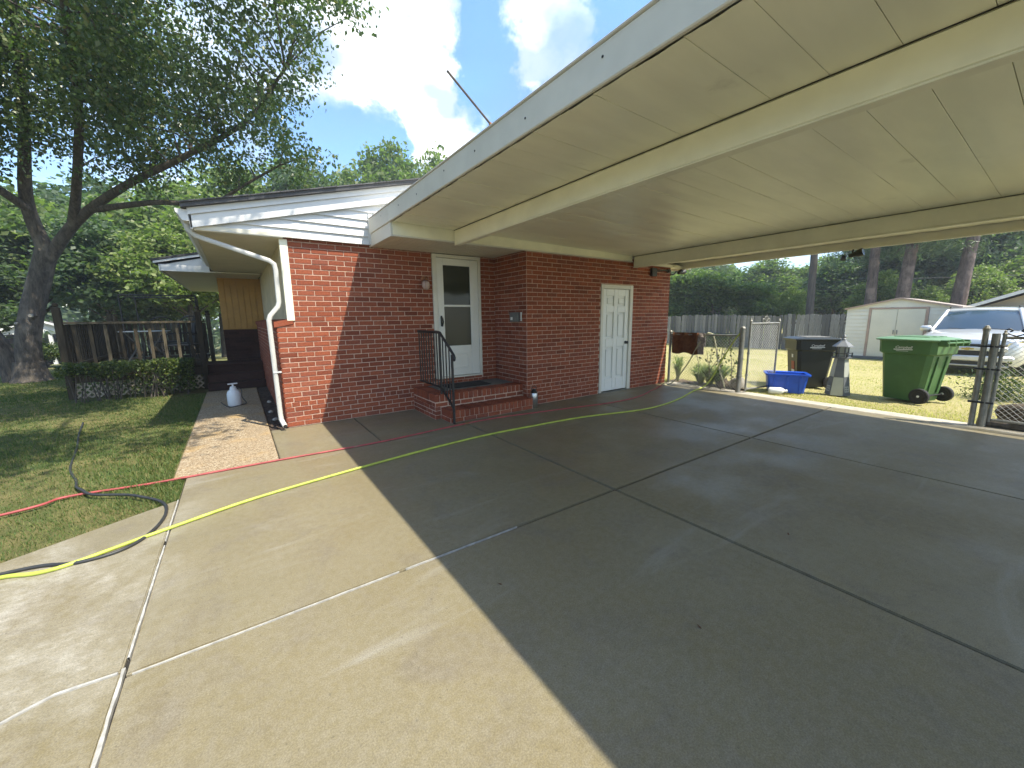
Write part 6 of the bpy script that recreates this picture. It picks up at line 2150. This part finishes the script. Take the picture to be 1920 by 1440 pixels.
def hedge():
    rng = np.random.default_rng(9)
    t = thing('clipped_hedge', 'low clipped hedge growing in front of the deck lattice', 'hedge', (-1.75, 10.15, 0))
    x0, x1, y0, y1, z1 = -2.62, -0.78, 9.82, 10.45, 0.70
    n = 15000
    u = rng.uniform(0, 1, (n, 3))
    P = np.stack([x0 + (x1 - x0) * u[:, 0], y0 + (y1 - y0) * u[:, 1], 0.05 + (z1 - 0.05) * u[:, 2] ** 0.7], 1)
    top = P[:, 2] > 0.48 + 0.05 * np.sin(P[:, 0] * 7)
    keep = top | (rng.uniform(0, 1, n) < np.clip((P[:, 0] - x0) / (x1 - x0) * 1.1 - 0.3, 0.02, 0.9) * 0.6)
    P = P[keep]
    P[:, 2] += 0.035 * np.sin(P[:, 0] * 9) * np.cos(P[:, 1] * 11)
    V, F = leaves_np(P, 0.048, rng, 0.4, 0.6)
    tag(put('foliage', np_mesh('foliage', V, F), 'hedge_leaf', t), kind='stuff')
    mb = MB()
    for k in range(46):
        x, y = random.uniform(x0 + 0.1, x1 - 0.1), random.uniform(y0 + 0.1, y1 - 0.1)
        a, b = random.uniform(-0.15, 0.15), random.uniform(-0.12, 0.12)
        mb.tube([(x, y, -0.02), (x + a * 0.5, y + b * 0.5, 0.3), (x + a, y + b, 0.64)], [0.010, 0.008, 0.004], 4)
    tag(mb.build('stems', 'bark', t), kind='stuff')
    # rounded shrub on the lawn beyond the tree
    z = far_ground(-5.5, 19.8)
    t = thing('round_shrub', 'small rounded shrub on the lawn between the tree trunk and the deck', 'shrub', (-5.55, 19.8, z))
    P, C = clump_points([((-5.6, 19.8, z + 0.62), (0.85, 0.6, 0.28)), ((-5.2, 19.7, z + 0.58), (0.45, 0.5, 0.25))], 60, 0.10, rng, 0.3, 70)
    V, F = leaves_np(P, 0.075, rng, 0.4, 0.6)
    tag(put('foliage', np_mesh('foliage', V, F), 'hedge_leaf', t), kind='stuff')
    mb = MB()
    for k in range(9):
        a = random.uniform(0, 6.28)
        mb.tube([(-5.55 + 0.1 * math.cos(a), 19.8 + 0.1 * math.sin(a), z - 0.05), (-5.55 + 0.5 * math.cos(a), 19.8 + 0.4 * math.sin(a), z + 0.55)], [0.025, 0.012], 5)
    tag(mb.build('stems', 'bark', t), kind='stuff')


hedge()


def bed_plants():
    rng = np.random.default_rng(13)

    def tuft(name, label, x, y, h, n, spread, mat):
        vs, fs = [], []
        for k in range(n):
            a = rng.uniform(0, 6.28)
            L = h * rng.uniform(0.6, 1.1)
            d = np.array([math.cos(a), math.sin(a), 0]) * spread * rng.uniform(0.3, 1.0)
            s = np.array([-math.sin(a), math.cos(a), 0]) * 0.011
            b = np.array([x, y, 0.0]) + d * 0.12
            pts = [b, b + d * 0.35 + np.array([0, 0, L * 0.6]), b + d * 0.8 + np.array([0, 0, L * 0.85]), b + d * 1.15 + np.array([0, 0, L * 0.75])]
            o = len(vs)
            for i, p in enumerate(pts):
                w = (1.0, 1.2, 0.8, 0.1)[i]
                vs += [p - s * w, p + s * w]
            fs += [(o + 2 * i, o + 2 * i + 1, o + 2 * i + 3, o + 2 * i + 2) for i in range(3)]
        t = thing(name, label, 'plant', (x, y, 0))
        tag(put('leaf_blades', np_mesh('leaf_blades', vs, fs), mat, t), kind='stuff')
    tuft('bed_plant', 'spiky bright green plant in the middle of the planting bed', 7.90, 4.42, 0.46, 150, 0.30, 'bright_leaf')
    tuft('bed_plant', 'pale spiky plant against the garage corner post', 7.88, 4.93, 0.62, 90, 0.16, 'bright_leaf')
    tuft('bed_plant', 'dense arching green plant next to the pale boulder', 7.98, 4.08, 0.46, 170, 0.32, 'bright_leaf')
    tuft('bed_plant', 'low leafy plant between the spiky plant and the boulders', 7.86, 4.2, 0.28, 90, 0.22, 'bright_leaf')
    # tall leafy stems behind the fence
    t = thing('leafy_vine', 'thin tall leafy stems growing up through the chain link fence', 'plant', (7.75, 3.95, 0))
    mb = MB()
    P = []
    for k in range(9):
        y = 3.68 + 0.075 * k
        x = 7.72 + 0.15 * math.sin(k * 2.1)
        h = 0.55 + 0.45 * abs(math.sin(k * 1.3))
        path = [(x, y, 0), (x + 0.05, y + 0.06, h * 0.5), (x + 0.02, y + 0.16 * math.sin(k), h)]
        mb.tube(path, 0.006, 4)
        for q in np.linspace(0.25, 1.0, 16):
            P.append(np.array(path[0]) * (1 - q) + np.array(path[2]) * q + rng.normal(0, 0.045, 3))
    tag(mb.build('stems', 'bark', t), kind='stuff')
    V, F = leaves_np(np.array(P), 0.075, rng, 0.3, 0.5)
    tag(put('foliage', np_mesh('foliage', V, F), 'hedge_leaf', t), kind='stuff')
    # weeds along the foot of the plank fence
    P = np.stack([rng.uniform(20.2, 20.5, 2600), rng.uniform(10.0, 12.6, 2600), ground_z(20.4) + rng.uniform(0.0, 0.75, 2600) ** 1.3], 1)
    V, F = leaves_np(P, 0.12, rng, 0.3, 0.4)
    tag(put('fence_weeds', np_mesh('fence_weeds', V, F), 'broad_leaf'), 'clump of tall weeds along the foot of the plank fence', 'weeds', kind='stuff')
    P = np.stack([rng.normal(10.6, 0.22, 1500), rng.normal(0.62, 0.2, 1500), ground_z(10.6) + np.abs(rng.normal(0.15, 0.16, 1500))], 1)
    V, F = leaves_np(P, 0.07, rng, 0.3, 0.3)
    t = thing('low_bush', 'small yellow green bush in front of the car behind the right gate', 'shrub', (10.6, 0.62, ground_z(10.6)))
    tag(put('foliage', np_mesh('foliage', V, F), 'hedge_leaf', t), kind='stuff')


bed_plants()


def grass(name, label, polys, n, h, mat, seed, near):
    rng = np.random.default_rng(seed)
    (x0, x1, y0, y1) = polys
    # denser towards the camera
    u = rng.uniform(0, 1, n) ** near[0]
    v = rng.uniform(0, 1, n) ** near[1]
    X = (x0 + (x1 - x0) * u)
    Y = (y0 + (y1 - y0) * v)
    k = grass_mask(X, Y)
    X, Y = X[k], Y[k]
    n = len(X)
    Z = np.where(X > 7.8, -0.016 * (X - 7.8), 0.0) + np.where((X < -0.7) | (X > 8.0), 0.012 * np.sin(X * 1.7 + Y * 0.6) + 0.01 * np.sin(Y * 1.3 - X * 0.4) - 0.012, -0.018) - np.where((Y > 18) & (X < 8), 0.066 * (Y - 18), 0)
    D = np.sqrt(X ** 2 + Y ** 2)
    a = rng.uniform(0, 6.28, n)
    L = h * rng.uniform(0.5, 1.3, n) * (1 + 0.4 * np.sin(X * 2.3) * np.cos(Y * 1.9))
    w = 0.0022 * np.clip(D / 3.0, 1, 5)
    tilt = rng.uniform(0.2, 1.1, n)
    B = np.stack([X, Y, Z], 1)
    s = np.stack([-np.sin(a) * w, np.cos(a) * w, np.zeros(n)], 1)
    T = B + np.stack([np.cos(a) * L * tilt, np.sin(a) * L * tilt, L], 1)
    V = np.stack([B - s, B + s, T], 1).reshape(-1, 3)
    F = np.arange(n * 3).reshape(-1, 3)
    return tag(put(name, np_mesh(name, V, F), mat), label, 'grass', kind='stuff')


def grass_mask(X, Y):
    """where the lawn is: not on paving, beds or under the deck"""
    ok = np.ones(len(X), bool)
    ok &= ~((X > -0.64) & (X < 7.76) & (Y < 30) & ~((X < -0.54) & (Y < 4.55)))
    ok &= ~((X < -0.5) & (X > -1.45) & (Y < 4.02 + (X + 0.53) * 0.575)) 
    ok &= ~((X <= -1.40) & (Y < 3.50 + (X + 1.40) * 0.5))
    ok &= ~((X > 7.7) & (X < 8.15) & (Y > 3.5) & (Y < 5.1))
    ok &= ~((X > -2.6) & (X < -0.6) & (Y > 10.0) & (Y < 14.2))
    return ok


grass('lawn_grass', 'short patchy green lawn on the left of the walk', (-0.54, -9.0, 2.6, 17.0), 210000, 0.030, 'grass_green', 3, (1.6, 1.7))
grass('yard_grass', 'dry yellow green lawn of the back yard', (7.75, 21.0, -2.5, 14.0), 85000, 0.024, 'grass_dry', 4, (2.0, 1.0))


def haze():
    o = MB().box((-110, -30, -8.0), (110, 112, 22.0)).build('haze', None)
    mt = bpy.data.materials.new('haze_air')
    mt.use_nodes = True
    nt = mt.node_tree
    nt.nodes.clear()
    out = nt.nodes.new('ShaderNodeOutputMaterial')
    v = nt.nodes.new('ShaderNodeVolumePrincipled')
    v.inputs['Color'].default_value = (0.86, 0.93, 1.0, 1)
    v.inputs['Density'].default_value = 0.0019
    v.inputs['Anisotropy'].default_value = 0.2
    nt.links.new(v.outputs[0], out.inputs['Volume'])
    o.data.materials.append(mt)
    tag(o, 'thin pale summer haze filling the air', 'haze', kind='stuff')


haze()
